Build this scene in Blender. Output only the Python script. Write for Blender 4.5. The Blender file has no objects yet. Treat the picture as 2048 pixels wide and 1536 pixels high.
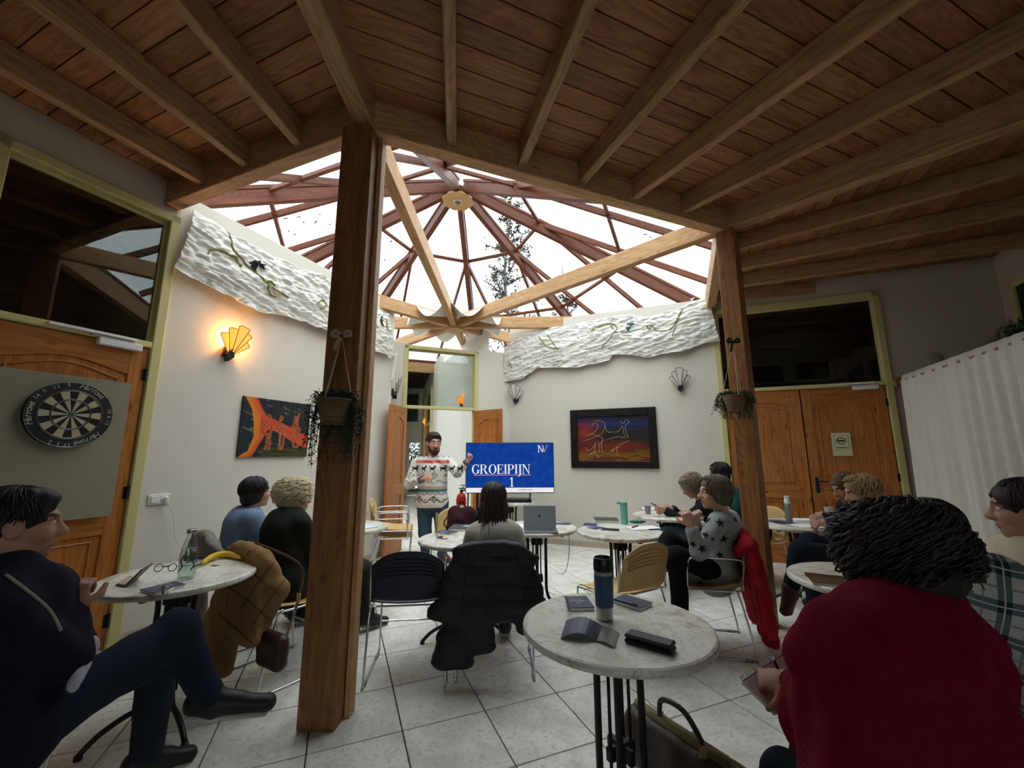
import bpy, math, random
import numpy as np
from mathutils import Matrix, Vector
random.seed(7); RNG = np.random.default_rng(7)
S = bpy.context.scene; COL = S.collection
PI = math.pi
# ---------------------------------------------------------------- camera, sky, exposure
PITCH, ROLL, FPX, CAMH = .1716, -.0021, 819.4, 1.4
cf = np.array([0, math.cos(PITCH), math.sin(PITCH)]); cu0 = np.array([0, -math.sin(PITCH), math.cos(PITCH)])
cx = math.cos(ROLL)*np.array([1., 0, 0])+math.sin(ROLL)*cu0; cu = -math.sin(ROLL)*np.array([1., 0, 0])+math.cos(ROLL)*cu0
cam = bpy.data.cameras.new('camera'); cam.sensor_width = 36; cam.lens = 36*FPX/2048; cam.clip_start = .03; cam.clip_end = 300
camo = bpy.data.objects.new('camera', cam); COL.objects.link(camo)
camo.matrix_world = Matrix(((cx[0], cu[0], -cf[0], 0), (cx[1], cu[1], -cf[1], 0), (cx[2], cu[2], -cf[2], CAMH), (0, 0, 0, 1)))
S.camera = camo
S.view_settings.view_transform = 'Standard'; S.view_settings.look = 'None'; S.view_settings.gamma = 1
S.view_settings.use_curve_mapping = False; S.view_settings.exposure = 1.18
S.cycles.use_denoising = True; S.cycles.max_bounces = 5; S.cycles.diffuse_bounces = 3; S.cycles.glossy_bounces = 2; S.cycles.transmission_bounces = 3; S.cycles.transparent_max_bounces = 24
S.cycles.use_adaptive_sampling = True; S.cycles.adaptive_threshold = .08; S.cycles.adaptive_min_samples = 16; S.cycles.caustics_reflective = False; S.cycles.caustics_refractive = False
S.cycles.sample_clamp_indirect = 6
try: S.cycles.denoiser = 'OPENIMAGEDENOISE'; S.cycles.denoising_input_passes = 'RGB_ALBEDO_NORMAL'
except Exception: pass
SKY = 1.05
w = bpy.data.worlds.new('overcast_sky'); S.world = w; w.use_nodes = True
t = w.node_tree; bg = t.nodes['Background']
tc = t.nodes.new('ShaderNodeTexCoord'); sx = t.nodes.new('ShaderNodeSeparateXYZ'); t.links.new(tc.outputs['Generated'], sx.inputs[0])
rp = t.nodes.new('ShaderNodeValToRGB'); t.links.new(sx.outputs['Z'], rp.inputs[0])
rp.color_ramp.elements[0].position = 0; rp.color_ramp.elements[0].color = (.30, .328, .338, 1)
rp.color_ramp.elements[1].position = 1; rp.color_ramp.elements[1].color = (.89, .965, 1.0, 1)
t.links.new(rp.outputs[0], bg.inputs['Color']); bg.inputs['Strength'].default_value = SKY*2.2

# ---------------------------------------------------------------- helpers
def C(h, a=1): 
    v = [int(h[i:i+2], 16)/255 for i in (0, 2, 4)]
    return tuple(((x/12.92) if x <= .04045 else ((x+.055)/1.055)**2.4) for x in v)+(a,)
def ray(px, py): return (px-1024)/FPX*cx-(py-768)/FPX*cu+cf
CAMP = np.array([0, 0, CAMH])
def at(px, py, z):                     # point of the level plane z that shows at this pixel
    d = ray(px, py); return CAMP+d*(z-CAMH)/d[2]
def aty(px, py, Y):                    # point at depth Y
    d = ray(px, py); return CAMP+d*Y/d[1]
WM = {}
def thing(name, label, cat, loc=(0, 0, 0), rz=0, group=None, kind=None):
    o = bpy.data.objects.new(name, None); COL.objects.link(o); o.empty_display_size = .05
    M = Matrix.Translation(Vector(loc)) @ Matrix.Rotation(rz, 4, 'Z'); o.matrix_basis = M; WM[o.name] = M
    if label: o['label'] = label
    if cat: o['category'] = cat
    if group: o['group'] = group
    if kind: o['kind'] = kind
    return o
def tag(o, label=None, cat=None, group=None, kind=None):
    for k, v in (('label', label), ('category', cat), ('group', group), ('kind', kind)):
        if v: o[k] = v
    return o
def link(o, parent=None, M=None):
    COL.objects.link(o); P = WM[parent.name] if parent else Matrix()
    M = P.copy() if M is None else M
    if parent: o.parent = parent; o.matrix_basis = P.inverted() @ M
    else: o.matrix_basis = M
    WM[o.name] = M
    return o
def mk(name, vf, mats, parent=None, M=None, smooth=False, world=False, fm=None, col=None):
    V, F = vf; V = np.asarray(V, float)
    if world and parent is not None:
        I = np.array(WM[parent.name].inverted()); V = V @ I[:3, :3].T+I[:3, 3]
    me = bpy.data.meshes.new(name)
    me.from_pydata(V.tolist(), [], F if isinstance(F, list) else F.tolist())
    for m in (mats if isinstance(mats, (list, tuple)) else [mats]): me.materials.append(m)
    if fm is not None: me.polygons.foreach_set('material_index', np.asarray(fm, np.int32))
    if smooth: me.polygons.foreach_set('use_smooth', np.ones(len(me.polygons), bool))
    if col is not None:
        ca = me.color_attributes.new('col', 'FLOAT_COLOR', 'POINT'); c4 = np.ones((len(V), 4), np.float32); c4[:, :3] = col
        ca.data.foreach_set('color', c4.ravel())
    me.update()
    return link(bpy.data.objects.new(name, me), parent, M)
def again(o, parent=None, M=None): return link(bpy.data.objects.new(o.name.split('.')[0], o.data), parent, M)
def J(*parts):
    V = []; F = []; n = 0
    for v, f in parts:
        v = np.asarray(v, float); V.append(v); F += [tuple(int(i)+n for i in q) for q in f]; n += len(v)
    return np.concatenate(V), F
def T(vf, loc=(0, 0, 0), rz=0, rx=0, ry=0, s=1):
    M = np.array(Matrix.Rotation(rz, 3, 'Z') @ Matrix.Rotation(ry, 3, 'Y') @ Matrix.Rotation(rx, 3, 'X'))
    return (np.asarray(vf[0], float)*s) @ M.T+np.array(loc), vf[1]
def X4(M, vf): A = np.array(M); return np.asarray(vf[0], float) @ A[:3, :3].T+A[:3, 3], vf[1]
def box(x, y, z, c=(0, 0, 0), b=0):    # chamfered box
    x, y, z = x/2, y/2, z/2
    if b <= 0:
        V = [(sx*x, sy*y, sz*z) for sx in (-1, 1) for sy in (-1, 1) for sz in (-1, 1)]
        F = [(0, 1, 3, 2), (4, 6, 7, 5), (0, 4, 5, 1), (2, 3, 7, 6), (0, 2, 6, 4), (1, 5, 7, 3)]
        return np.array(V)+np.array(c), F
    V = []; I = {}
    for sx in (-1, 1):
        for sy in (-1, 1):
            for sz in (-1, 1):
                for a in range(3):
                    p = [sx*x, sy*y, sz*z]
                    for q in range(3):
                        if q != a: p[q] -= b*(sx, sy, sz)[q]
                    I[sx, sy, sz, a] = len(V); V.append(p)
    F = []
    for a in range(3):
        o = [q for q in range(3) if q != a]
        for s in (-1, 1):
            def k(u, v):
                e = [0, 0, 0]; e[a] = s; e[o[0]] = u; e[o[1]] = v; return I[e[0], e[1], e[2], a]
            q = [k(-1, -1), k(1, -1), k(1, 1), k(-1, 1)]; F.append(tuple(q if (s > 0) ^ (a == 1) else q[::-1]))
    for a in range(3):
        o = [q for q in range(3) if q != a]
        for u in (-1, 1):
            for v in (-1, 1):
                def k(s, ax):
                    e = [0, 0, 0]; e[a] = s; e[o[0]] = u; e[o[1]] = v; return I[e[0], e[1], e[2], ax]
                F.append((k(-1, o[0]), k(1, o[0]), k(1, o[1]), k(-1, o[1])))
    for sx in (-1, 1):
        for sy in (-1, 1):
            for sz in (-1, 1): F.append(tuple(I[sx, sy, sz, a] for a in range(3)))
    return np.array(V)+np.array(c), F
def frame_of(d, up=(0, 0, 1)):
    d = np.array(d, float); d /= np.linalg.norm(d); up = np.array(up, float)
    if abs(d @ up) > .98: up = np.array([0, 1., 0]) if abs(d[1]) < .9 else np.array([1., 0, 0])
    y = np.cross(up, d); y /= np.linalg.norm(y); return d, y, np.cross(d, y)
def tube(P, r, n=8, caps=True, flat=None, closed=False):
    P = np.asarray(P, float); m = len(P); r = np.broadcast_to(np.asarray(r, float), (m,))
    tg = np.gradient(P, axis=0) if not closed else (np.roll(P, -1, 0)-np.roll(P, 1, 0))
    d, u, v = frame_of(tg[0]); V = []
    for i in range(m):
        d = tg[i]/(np.linalg.norm(tg[i])+1e-12); u = u-d*(u @ d); u /= np.linalg.norm(u)+1e-12; v = np.cross(d, u)
        a = np.arange(n)*2*PI/n
        V.append(P[i]+r[i]*(np.outer(np.cos(a), u)+np.outer(np.sin(a), v)*(flat or 1)))
    F = []
    for i in range(m if closed else m-1):
        for k in range(n):
            i2 = (i+1) % m; F.append((i*n+k, i*n+(k+1) % n, i2*n+(k+1) % n, i2*n+k))
    if caps and not closed: F += [tuple(range(n))[::-1], tuple((m-1)*n+k for k in range(n))]
    return np.concatenate(V), F
def cyl(a, b, r, r2=None, n=16): return tube([a, b], [r, r if r2 is None else r2], n)
def lathe(prof, n=32, c=(0, 0, 0)):
    V = []; m = len(prof)
    for r, z in prof:
        for k in range(n): V.append((r*math.cos(2*PI*k/n), r*math.sin(2*PI*k/n), z))
    F = [(i*n+k, i*n+(k+1) % n, (i+1)*n+(k+1) % n, (i+1)*n+k) for i in range(m-1) for k in range(n)]
    if prof[0][0] > 1e-5: F.append(tuple(range(n))[::-1])
    if prof[-1][0] > 1e-5: F.append(tuple((m-1)*n+k for k in range(n)))
    return np.array(V)+np.array(c), F
def ell(c, r, n=16, m=10):
    P = [(math.cos(-PI/2+PI*i/m), math.sin(-PI/2+PI*i/m)) for i in range(m+1)]
    V, F = lathe([(max(p[0], 1e-6), p[1]) for p in P], n); return V*np.array(r)+np.array(c), F
def prism(poly, h, c=(0, 0, 0)):       # polygon in xy, thickness along z
    n = len(poly); V = [(x, y, 0) for x, y in poly]+[(x, y, h) for x, y in poly]
    return np.array(V, float)+np.array(c), [tuple(range(n))[::-1], tuple(range(n, 2*n))]+[(k, (k+1) % n, n+(k+1) % n, n+k) for k in range(n)]
def grid(P):                            # (a,b,3) array of points to a sheet
    P = np.asarray(P, float); a, b = P.shape[:2]
    i = np.arange(a*b).reshape(a, b)
    F = np.stack([i[:-1, :-1], i[1:, :-1], i[1:, 1:], i[:-1, 1:]], -1).reshape(-1, 4)
    return P.reshape(-1, 3), [tuple(map(int, q)) for q in F]
def thick(P, n, t):                     # sheet with thickness t along vectors n
    P = np.asarray(P, float); a, b = P.shape[:2]; A, F = grid(P); B = (P+np.asarray(n)*t).reshape(-1, 3); N = a*b
    F2 = [tuple(q[::-1]) for q in F]+[tuple(k+N for k in q) for q in F]
    i = np.arange(N).reshape(a, b); rim = list(i[0, :])+list(i[1:, -1])+list(i[-1, -2::-1])+list(i[-2:0:-1, 0])
    for k in range(len(rim)):
        p, q = int(rim[k]), int(rim[(k+1) % len(rim)]); F2.append((p, p+N, q+N, q))
    return np.concatenate([A, B]), F2
def spline(P, n=24):
    P = np.asarray(P, float); m = len(P); out = []
    t = np.linspace(0, m-1, n)
    for x in t:
        i = min(int(x), m-2); f = x-i
        p0, p1, p2, p3 = P[max(i-1, 0)], P[i], P[i+1], P[min(i+2, m-1)]
        out.append(.5*((2*p1)+(-p0+p2)*f+(2*p0-5*p1+4*p2-p3)*f*f+(-p0+3*p1-3*p2+p3)*f**3))
    return np.array(out)
def axes(o, x, y=None, z=None):
    M = Matrix.Identity(4)
    for k, v in enumerate((x, y, z)):
        for r in range(3): M[r][k] = float(v[r])
    for r in range(3): M[r][3] = float(o[r])
    return M
def beam(name, p0, p1, wd, ht, m, parent=None, up=(0, 0, 1), b=.006, trim=(0, 0)):
    p0 = np.array(p0, float); p1 = np.array(p1, float); L = np.linalg.norm(p1-p0); d, y, z = frame_of(p1-p0, up)
    return mk(name, box(L, wd, ht, b=b), m, parent, axes((p0+p1)/2, d, y, z))
# ---------------------------------------------------------------- materials
MATS = {}
class NT:
    def __init__(s, name):
        s.m = bpy.data.materials.new(name); s.m.use_nodes = True; s.t = s.m.node_tree
        s.b = s.t.nodes['Principled BSDF']; MATS[name] = s.m
    def n(s, typ, **kw):
        x = s.t.nodes.new('ShaderNode'+typ)
        for k, v in kw.items():
            if k.startswith('i_'):
                key = k[2:]; key = int(key) if key.isdigit() else key.replace('_', ' ')
                if isinstance(v, bpy.types.NodeSocket): s.t.links.new(v, x.inputs[key])
                else: x.inputs[key].default_value = v
            else: setattr(x, k, v)
        return x
    def l(s, a, b): s.t.links.new(a, b)
    def math(s, op, a, b=0., c=None):
        x = s.n('Math', operation=op, i_0=a, i_1=b)
        if c is not None: x.inputs[2].default_value = c
        return x.outputs[0]
    def mix(s, f, a, b, mode='MIX'):
        x = s.n('MixRGB', blend_type=mode); 
        for k, v in ((0, f), (1, a), (2, b)):
            if isinstance(v, bpy.types.NodeSocket): s.l(v, x.inputs[k])
            else: x.inputs[k].default_value = v
        return x.outputs[0]
    def ramp(s, f, stops, interp='LINEAR'):
        x = s.n('ValToRGB', i_0=f); e = x.color_ramp; e.interpolation = interp
        while len(e.elements) < len(stops): e.elements.new(.5)
        for q, (p, c) in zip(e.elements, stops): q.position = p; q.color = c
        return x.outputs[0]
    def coord(s, scale=(1, 1, 1), which='Object', loc=(0, 0, 0)):
        tc = s.n('TexCoord'); mp = s.n('Mapping', i_Vector=tc.outputs[which]); mp.inputs['Scale'].default_value = scale; mp.inputs['Location'].default_value = loc
        return mp.outputs[0]
    def noise(s, vec, scale, detail=3, rough=.5, dist=0, out='Fac'):
        return s.n('TexNoise', i_Vector=vec, i_Scale=scale, i_Detail=detail, i_Roughness=rough, i_Distortion=dist).outputs[out]
    def bump(s, h, strength=.3, dist=.01):
        x = s.n('Bump', i_Height=h, i_Strength=strength, i_Distance=dist); s.l(x.outputs[0], s.b.inputs['Normal'])
    def base(s, c):
        if isinstance(c, bpy.types.NodeSocket): s.l(c, s.b.inputs['Base Color'])
        else: s.b.inputs['Base Color'].default_value = c
    def set(s, rough=.6, metal=0, spec=.4):
        s.b.inputs['Roughness'].default_value = rough; s.b.inputs['Metallic'].default_value = metal; s.b.inputs['Specular IOR Level'].default_value = spec
        return s
def shade(c, f): return (c[0]*f, c[1]*f, c[2]*f, 1)
def mat(name, col, rough=.6, metal=0, var=None, bump=None, spec=.4, emit=None):
    if name in MATS: return MATS[name]
    s = NT(name).set(rough, metal, spec); col = C(col) if isinstance(col, str) else col
    if var:
        n = s.noise(s.coord(), var[0], 2); s.base(s.mix(n, shade(col, 1-var[1]), shade(col, 1+var[1])))
    else: s.base(col)
    if bump: s.bump(s.noise(s.coord(), bump[0], 2), bump[1], bump[2] if len(bump) > 2 else .01)
    if emit: s.b.inputs['Emission Color'].default_value = C(emit[0]) if isinstance(emit[0], str) else emit[0]; s.b.inputs['Emission Strength'].default_value = emit[1]
    return s.m
def vcol(name, rough=.7, bump=None, spec=.3):       # colour comes from the mesh's own painted pattern
    s = NT(name).set(rough, 0, spec); a = s.n('VertexColor', layer_name='col'); s.base(a.outputs[0])
    if bump: s.bump(s.noise(s.coord(), bump[0], 3), bump[1], bump[2] if len(bump) > 2 else .01)
    return s.m
def wood(name, dark, light, rough=.5, knots=.0, scale=1., rnd=.18, spec=.3, ax=0):
    def v3(a, b): return tuple(a if k == ax else b for k in range(3))
    s = NT(name).set(rough, 0, spec); dark = C(dark); light = C(light)
    oi = s.n('ObjectInfo'); off = s.n('CombineXYZ', i_0=s.math('MULTIPLY', oi.outputs['Random'], 37.), i_1=s.math('MULTIPLY', oi.outputs['Random'], 11.), i_2=s.math('MULTIPLY', oi.outputs['Random'], 23.))
    tc = s.n('TexCoord'); ad = s.n('VectorMath', operation='ADD', i_0=tc.outputs['Object'], i_1=off.outputs[0])
    mp = s.n('Mapping', i_Vector=ad.outputs[0]); mp.inputs['Scale'].default_value = v3(1.1*scale, 16*scale)
    big = s.n('Mapping', i_Vector=ad.outputs[0]); big.inputs['Scale'].default_value = v3(.8*scale, 5*scale)
    g1 = s.noise(mp.outputs[0], 2.2, 2, .6); g2 = s.noise(big.outputs[0], 1.6, 1, .5, 1.)
    rings = s.math('FRACT', s.math('MULTIPLY', g2, 9.)); rings = s.math('ABSOLUTE', s.math('SUBTRACT', rings, .5))
    f = s.math('ADD', s.math('MULTIPLY', g1, .75), s.math('MULTIPLY', rings, .5))
    c = s.ramp(f, [(.22, dark), (.75, light)])
    if knots:
        kv = s.n('Mapping', i_Vector=ad.outputs[0]); kv.inputs['Scale'].default_value = v3(2.2, 5.5)
        vo = s.n('TexVoronoi', i_Vector=kv.outputs[0], i_Scale=1.35); 
        kf = s.ramp(vo.outputs['Distance'], [(.05, (1, 1, 1, 1)), (.16, (0, 0, 0, 1))])
        c = s.mix(s.math('MULTIPLY', kf, knots), c, shade(dark, .25))
    v = s.math('ADD', s.math('MULTIPLY', oi.outputs['Random'], 2*rnd), 1-rnd)
    vm = s.n('CombineXYZ', i_0=v, i_1=v, i_2=v); s.base(s.mix(1., c, vm.outputs[0], 'MULTIPLY'))
    return s.m
def glass(name, tint=(.93, .98, .98, 1), refl=.06, rough=.02):
    s = NT(name); tr = s.n('BsdfTransparent', i_0=tint); gl = s.n('BsdfGlossy', i_Roughness=rough); lw = s.n('LayerWeight', i_Blend=.5)
    fac = s.math('ADD', s.math('MULTIPLY', s.math('POWER', lw.outputs['Facing'], 4.), .6), .04+refl); mx = s.n('MixShader', i_0=fac, i_1=tr.outputs[0], i_2=gl.outputs[0])
    s.l(mx.outputs[0], s.t.nodes['Material Output'].inputs[0]); return s.m
W_CEIL = wood('ceiling_boards', '7d5033', 'b27b50', .55, .5, rnd=.2)
W_RAFT = wood('rafter_pine', '8f6a48', 'c29a6e', .5, .35, rnd=.12)
W_BEAM = wood('beam_pine', 'a97a50', 'd3a778', .5, .4, rnd=.08)
W_POST = wood('post_larch', '724526', 'a06d3f', .45, .5, .8, rnd=.05)
W_RED = wood('skylight_redwood', '552a19', '7e452c', .45, .3, rnd=.1)
W_DOOR = wood('door_pine', '965221', 'c07d3e', .4, .8, .8, rnd=.1); W_DOORV = wood('door_pine_upright', '965221', 'c07d3e', .4, .8, .8, rnd=.1, ax=2)
M_WALL = mat('cream_plaster', 'ddd5c8', .85, spec=.2)
M_WHITE = mat('white_plaster', 'e6e4dd', .85, spec=.2)
M_YELL = mat('pale_yellow_paint', 'cfc286', .45, var=(3, .04))
M_GREYW = mat('greige_paint', 'c9bcab', .9, var=(1.5, .04), spec=.2)
M_GLASS = glass('skylight_glass', (.94, .99, 1, 1), .0)
M_PANE = glass('window_glass', (.75, .78, .76, 1), .03)
M_CHROME = mat('chrome', 'd8d8d8', .16, 1)
M_STEEL = mat('brushed_steel', 'b9b9b6', .32, 1)
M_BLACK = mat('black_iron', '17161a', .45)
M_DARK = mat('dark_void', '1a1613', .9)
def tilemat():
    s = NT('stone_tile').set(.32, 0, .45); oi = s.n('ObjectInfo'); tc = s.n('TexCoord')
    ad = s.n('VectorMath', operation='ADD', i_0=tc.outputs['Object'], i_1=s.n('CombineXYZ', i_0=s.math('MULTIPLY', oi.outputs['Random'], 50.), i_1=s.math('MULTIPLY', oi.outputs['Random'], 21.)).outputs[0])
    a = s.noise(ad.outputs[0], 5, 3, .65, .6); b = s.noise(ad.outputs[0], 38, 2, .7)
    c = s.ramp(a, [(.3, C('d3ccc0')), (.55, C('ece7de')), (.75, C('f3eee6'))])
    c = s.mix(s.ramp(b, [(.36, (.55, .55, .55, 1)), (.46, (0, 0, 0, 1))]), c, C('bdb6a9'))
    v = s.math('ADD', s.math('MULTIPLY', oi.outputs['Random'], .12), .92); s.base(s.mix(1., c, s.n('CombineXYZ', i_0=v, i_1=v, i_2=v).outputs[0], 'MULTIPLY'))
    return s.m
M_TILE = tilemat(); M_GROUT = mat('dark_grout', '4a4138', .9)
# ---------------------------------------------------------------- the place: an eight-sided glazed hall seen from the ring around it
CE = np.array([-.986, 6.823]); R8 = 4.368
def pol(az, r): return CE+r*np.array([math.sin(math.radians(az)), math.cos(math.radians(az))])
VX = [pol(180-45*k, R8) for k in range(8)]
def p3(xy, z): return np.array([xy[0], xy[1], z])
LWA = np.array([-2.767, 3.838]); DL = np.array([.38268, .92388]); NL = np.array([.92388, -.38268])
RWB = np.array([1.681, 6.446]); DR = np.array([-.92388, .38268]); NR = np.array([-.38268, -.92388])
def LW(s, z, o=0.): q = LWA+DL*s+NL*o; return np.array([q[0], q[1], z])
def RW(s, z, o=0.): q = RWB+DR*s+NR*o; return np.array([q[0], q[1], z])
def pln(px, py, a, n):                 # pixel onto a vertical wall plane
    d = ray(px, py); return CAMP+d*((a @ n)/(d[:2] @ n))
def LWp(px, py): q = pln(px, py, LWA, NL); return (q[:2]-LWA) @ DL, q[2]
def RWp(px, py): q = pln(px, py, RWB, NR); return (q[:2]-RWB) @ DR, q[2]
ML = axes(LW(0, 0), p3(DL, 0), p3(-NL, 0), (0, 0, 1))         # wall frames: x along, y into the wall, z up
MR = axes(RW(0, 0), p3(-DR, 0), p3(-NR, 0), (0, 0, 1))        # here x runs to the right, so x = -s
CEIL = 3.78
# floor
TS = .4474; GA = math.radians(-22.25); gu = np.array([math.cos(GA), -math.sin(GA)]); gv = np.array([math.sin(GA), math.cos(GA)])
fl = mk('floor', box(24, 26, .1, (-.5, 5, -.062)), M_GROUT); tag(fl, 'pale stone tile floor laid in a square grid', None, kind='structure')
tile0 = None; rest = []; cand = []
for i in range(-34, 36):
    for k in range(-34, 36):
        c = gu*(i+.5+.8438)*TS+gv*(k+.5+5.4192)*TS
        if not (-8.5 < c[0] < 8 and -3.4 < c[1] < 15): continue
        v = p3(c, 0)-CAMP; d = v @ cf; vis = d > .3
        if vis: X_, Y_ = 1024+FPX*(v @ cx)/d, 768-FPX*(v @ cu)/d; vis = -260 < X_ < 2300 and 900 < Y_ < 1830
        s_l = (c-LWA) @ NL; s_r = (c-RWB) @ NR
        if s_l < -.2 and (c-LWA) @ DL < 2.7 or (s_r < -.2 and c[0] > -.3): vis = False
        (cand if vis else rest).append((np.hypot(*c), c))
cand.sort(key=lambda q: q[0])
tb = box(TS-.007, TS-.007, .014, b=.002)
for k, (d_, c) in enumerate(cand[:300]):
    M = Matrix.Translation((c[0], c[1], -.007)) @ Matrix.Rotation(-GA, 4, 'Z')
    if tile0 is None: tile0 = mk('tile', tb, M_TILE, fl, M)
    else: again(tile0, fl, M)
oth = [X4(Matrix.Translation((c[0], c[1], -.007)) @ Matrix.Rotation(-GA, 4, 'Z'), box(TS-.007, TS-.007, .014)) for _, c in cand[300:]+rest]
if oth: tag(mk('tile_field', J(*oth), M_TILE, fl), kind='stuff')
# timber ceiling: boards between level radial rafters, eight-sided opening in the middle
ce = thing('ceiling', 'dark timber ceiling of boards on radial rafters', None, kind='structure')
bw = .152
for f, (a0, a1) in enumerate(((180, 135), (180, 225), (135, 90))):
    A, B = pol(a0, R8), pol(a1, R8); d = (B-A)/np.linalg.norm(B-A); nrm = (A+B)/2-CE; nrm /= np.linalg.norm(nrm); ap = R8*math.cos(PI/8)
    for k in range(46):
        r = ap+.05+bw*(k+.5); half = r*math.tan(PI/8)
        if f == 1: lo, hi = -half, half
        elif f == 2: lo, hi = -half, half
        else: lo, hi = -half, half
        m_ = CE+nrm*r; p, q = m_+d*lo, m_+d*hi
        if p[1] < -3.4 and q[1] < -3.4: continue
        beam('plank', p3(p, CEIL+.012), p3(q, CEIL+.012), bw-.006, .02, W_CEIL, ce, b=.003)
for k, az in enumerate(np.arange(97.5, 250, 7.5)):
    rel = (az+22.5) % 45-22.5
    hip = abs((az % 45)) < .1
    ap = R8*math.cos(PI/8)/math.cos(math.radians(((az-157.5+22.5) % 45)-22.5))
    beam('rafter', p3(pol(az, ap+.03), CEIL-.09), p3(pol(az, 11.5), CEIL-.09), .12 if hip else .068, .24 if hip else .18, W_RAFT, ce)
tag(mk('roof_deck', J(*[(np.array([p3(pol(a, R8-.05), CEIL+.05), p3(pol(a+45, R8-.05), CEIL+.05), p3(pol(a+45, 16), CEIL+.05), p3(pol(a, 16), CEIL+.05)]), [(0, 1, 2, 3)]) for a in range(0, 360, 45)]), M_DARK, ce))
# ring beams, posts, tie beams
tg_ = 'timber frame of the eight-sided roof light'
RB = ['beam spanning from thick front post to right post', 'beam behind right post above the framed painting wall', 'ring beam over the far right corner', 'ring beam seen through the transom, right half', 'ring beam seen through the transom, left half', 'ring beam behind the left wall', 'ring beam at far left', 'beam running from thick front post to the left wall']
for k in range(8):
    a, b = VX[k], VX[(k+1) % 8]; d = (b-a)/np.linalg.norm(b-a)
    o = beam('ring_beam', p3(a-d*.02, 3.675), p3(b+d*.02, 3.675), .115, .25, W_BEAM); tag(o, 'level pine '+RB[k], 'beam', tg_)
pA = thing('wooden_post', 'thick brown square post in the left foreground', 'post', p3(VX[0], 0))
mk('post_shaft', box(3.55, .2, .2, b=.008), W_POST, pA, axes(p3(VX[0], 1.775)+np.array([-.03, .02, 0]), (0, 0, 1), (1, 0, 0), (0, 1, 0)))
mk('side_plank', box(3.72, .03, .085, b=.003), W_BEAM, pA, axes(p3(VX[0], 1.86)+np.array([.087, .075, 0]), (0, 0, 1), (1, 0, 0), (0, 1, 0)))
pB = thing('wooden_post', 'brown square post on the right behind the red jacket', 'post', p3(VX[1], 0))
q = math.radians(45)
mk('post_shaft', box(3.55, .165, .165, b=.006), W_POST, pB, axes(p3(VX[1], 1.775)+np.array([.02, 0, 0]), (0, 0, 1), (math.cos(q), math.sin(q), 0), (-math.sin(q), math.cos(q), 0)))
TB = ['from thick front post to the centre node', 'sloping across the glass from right post to the centre node', 'from the centre node to the right wall', 'from the centre node over the door, right side', 'from the centre node straight back', 'from the centre node over the door, left side', 'from the centre node to the left wall, lower one', 'from the centre node to the left wall, upper one']
for k in range(8):
    d = (VX[k]-CE)/R8; o = beam('tie_beam', p3(CE+d*.1, 3.66), p3(CE+d*(R8-.05), 3.66), .095, .2, W_BEAM); tag(o, 'pale pine tie beam '+TB[k], 'beam', tg_)
nd = mk('beam_node', prism([(.17*math.cos(a), .17*math.sin(a)) for a in np.arange(8)*PI/4+PI/8], .12, (CE[0], CE[1], 3.52)), W_BEAM); tag(nd, 'small eight-sided pine block where the tie beams meet', 'block')
# sagging sheet laid over the tie beams round the node
a_ = np.linspace(0, 2*PI, 97); r_ = np.linspace(.2, .8, 9)
P = np.array([[(CE[0]+r*math.sin(a), CE[1]+r*math.cos(a), 3.765-.24*(r/.8)*abs(math.sin(4*a))**1.3) for a in a_] for r in r_])
sh = mk('draped_sheet', thick(P, np.array([0, 0, 1.]), .006), mat('white_sheet', 'efeeea', .8), smooth=True); tag(sh, 'white sheet sagging in scallops over the central beams', 'sheet')
# the glazed pyramid
sk = thing('window_1', 'eight-sided glazed roof light in red timber', None, p3(CE, 0), kind='structure')
HZ, EZ = 6.27, 3.86
def sl(az, t): return p3(pol(az, R8*t*1.005), HZ+(EZ-HZ)*t)
for k in range(8):
    a0, a1 = 180-45*k, 135-45*k
    beam('hip_rafter', sl(a0, .045), sl(a0, 1), .1, .17, W_RED, sk)
    h2 = beam('glazing_bar', sl(a0, .05)+[0, 0, .12], sl(a0, 1)+[0, 0, .12], .13, .05, W_RED, sk)
    for t in (.34, .68):
        beam('cross_bar', sl(a0, t)+[0, 0, .085], sl(a1, t)+[0, 0, .085], .05, .06, W_RED, sk)
        # jack rafters run from the hip at this level square to the eave
        u = sl(a1, 1)-sl(a0, 1); u /= np.linalg.norm(u); e0 = sl(a0, 1); e1 = sl(a1, 1)
        if t == .34:
            for s_, (q0, q1) in enumerate(((a0, e0), (a1, e1))):
                st = sl(q0, t)+[0, 0, .085]; dn = e0+u*((st-e0) @ u); beam('jack_rafter', st, dn+[0, 0, .085], .05, .09, W_RED, sk)
    beam('eave_plate', sl(a0, 1)-[0, 0, .02], sl(a1, 1)-[0, 0, .02], .12, .08, W_RED, sk)
    up = np.array([0, 0, .145])
    for t0, t1 in ((.02, .34), (.34, .68), (.68, 1.)):
        c = [sl(a0, t0)+up, sl(a1, t0)+up, sl(a1, t1)+up, sl(a0, t1)+up]
        mk('pane', (np.array(c), [(0, 1, 2, 3)]), M_GLASS, sk, world=True)
hub = thing('hub_plate', 'eight-sided beige plate at the peak of the glass roof', 'plate', p3(CE, 5.97))
oct_ = [(.29*math.cos(a), .29*math.sin(a)) for a in np.arange(8)*PI/4+PI/8]
mk('plate', prism(oct_, .03), mat('mdf_board', 'c99f6a', .6), hub)
mk('core', prism([(x*.62, y*.62) for x, y in oct_], .2, (0, 0, .03)), W_RED, hub)
lp = mk('lamp_square', box(.15, .15, .012, (0, 0, -.006), .002), mat('offwhite_plastic', 'd9d2c0', .4), hub)
mk('lamp_ring', lathe([(.02, -.014), (.02, -.02), (.055, -.02), (.055, -.012)], 20), mat('grey_lens', '6f6a60', .3), lp)
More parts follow.
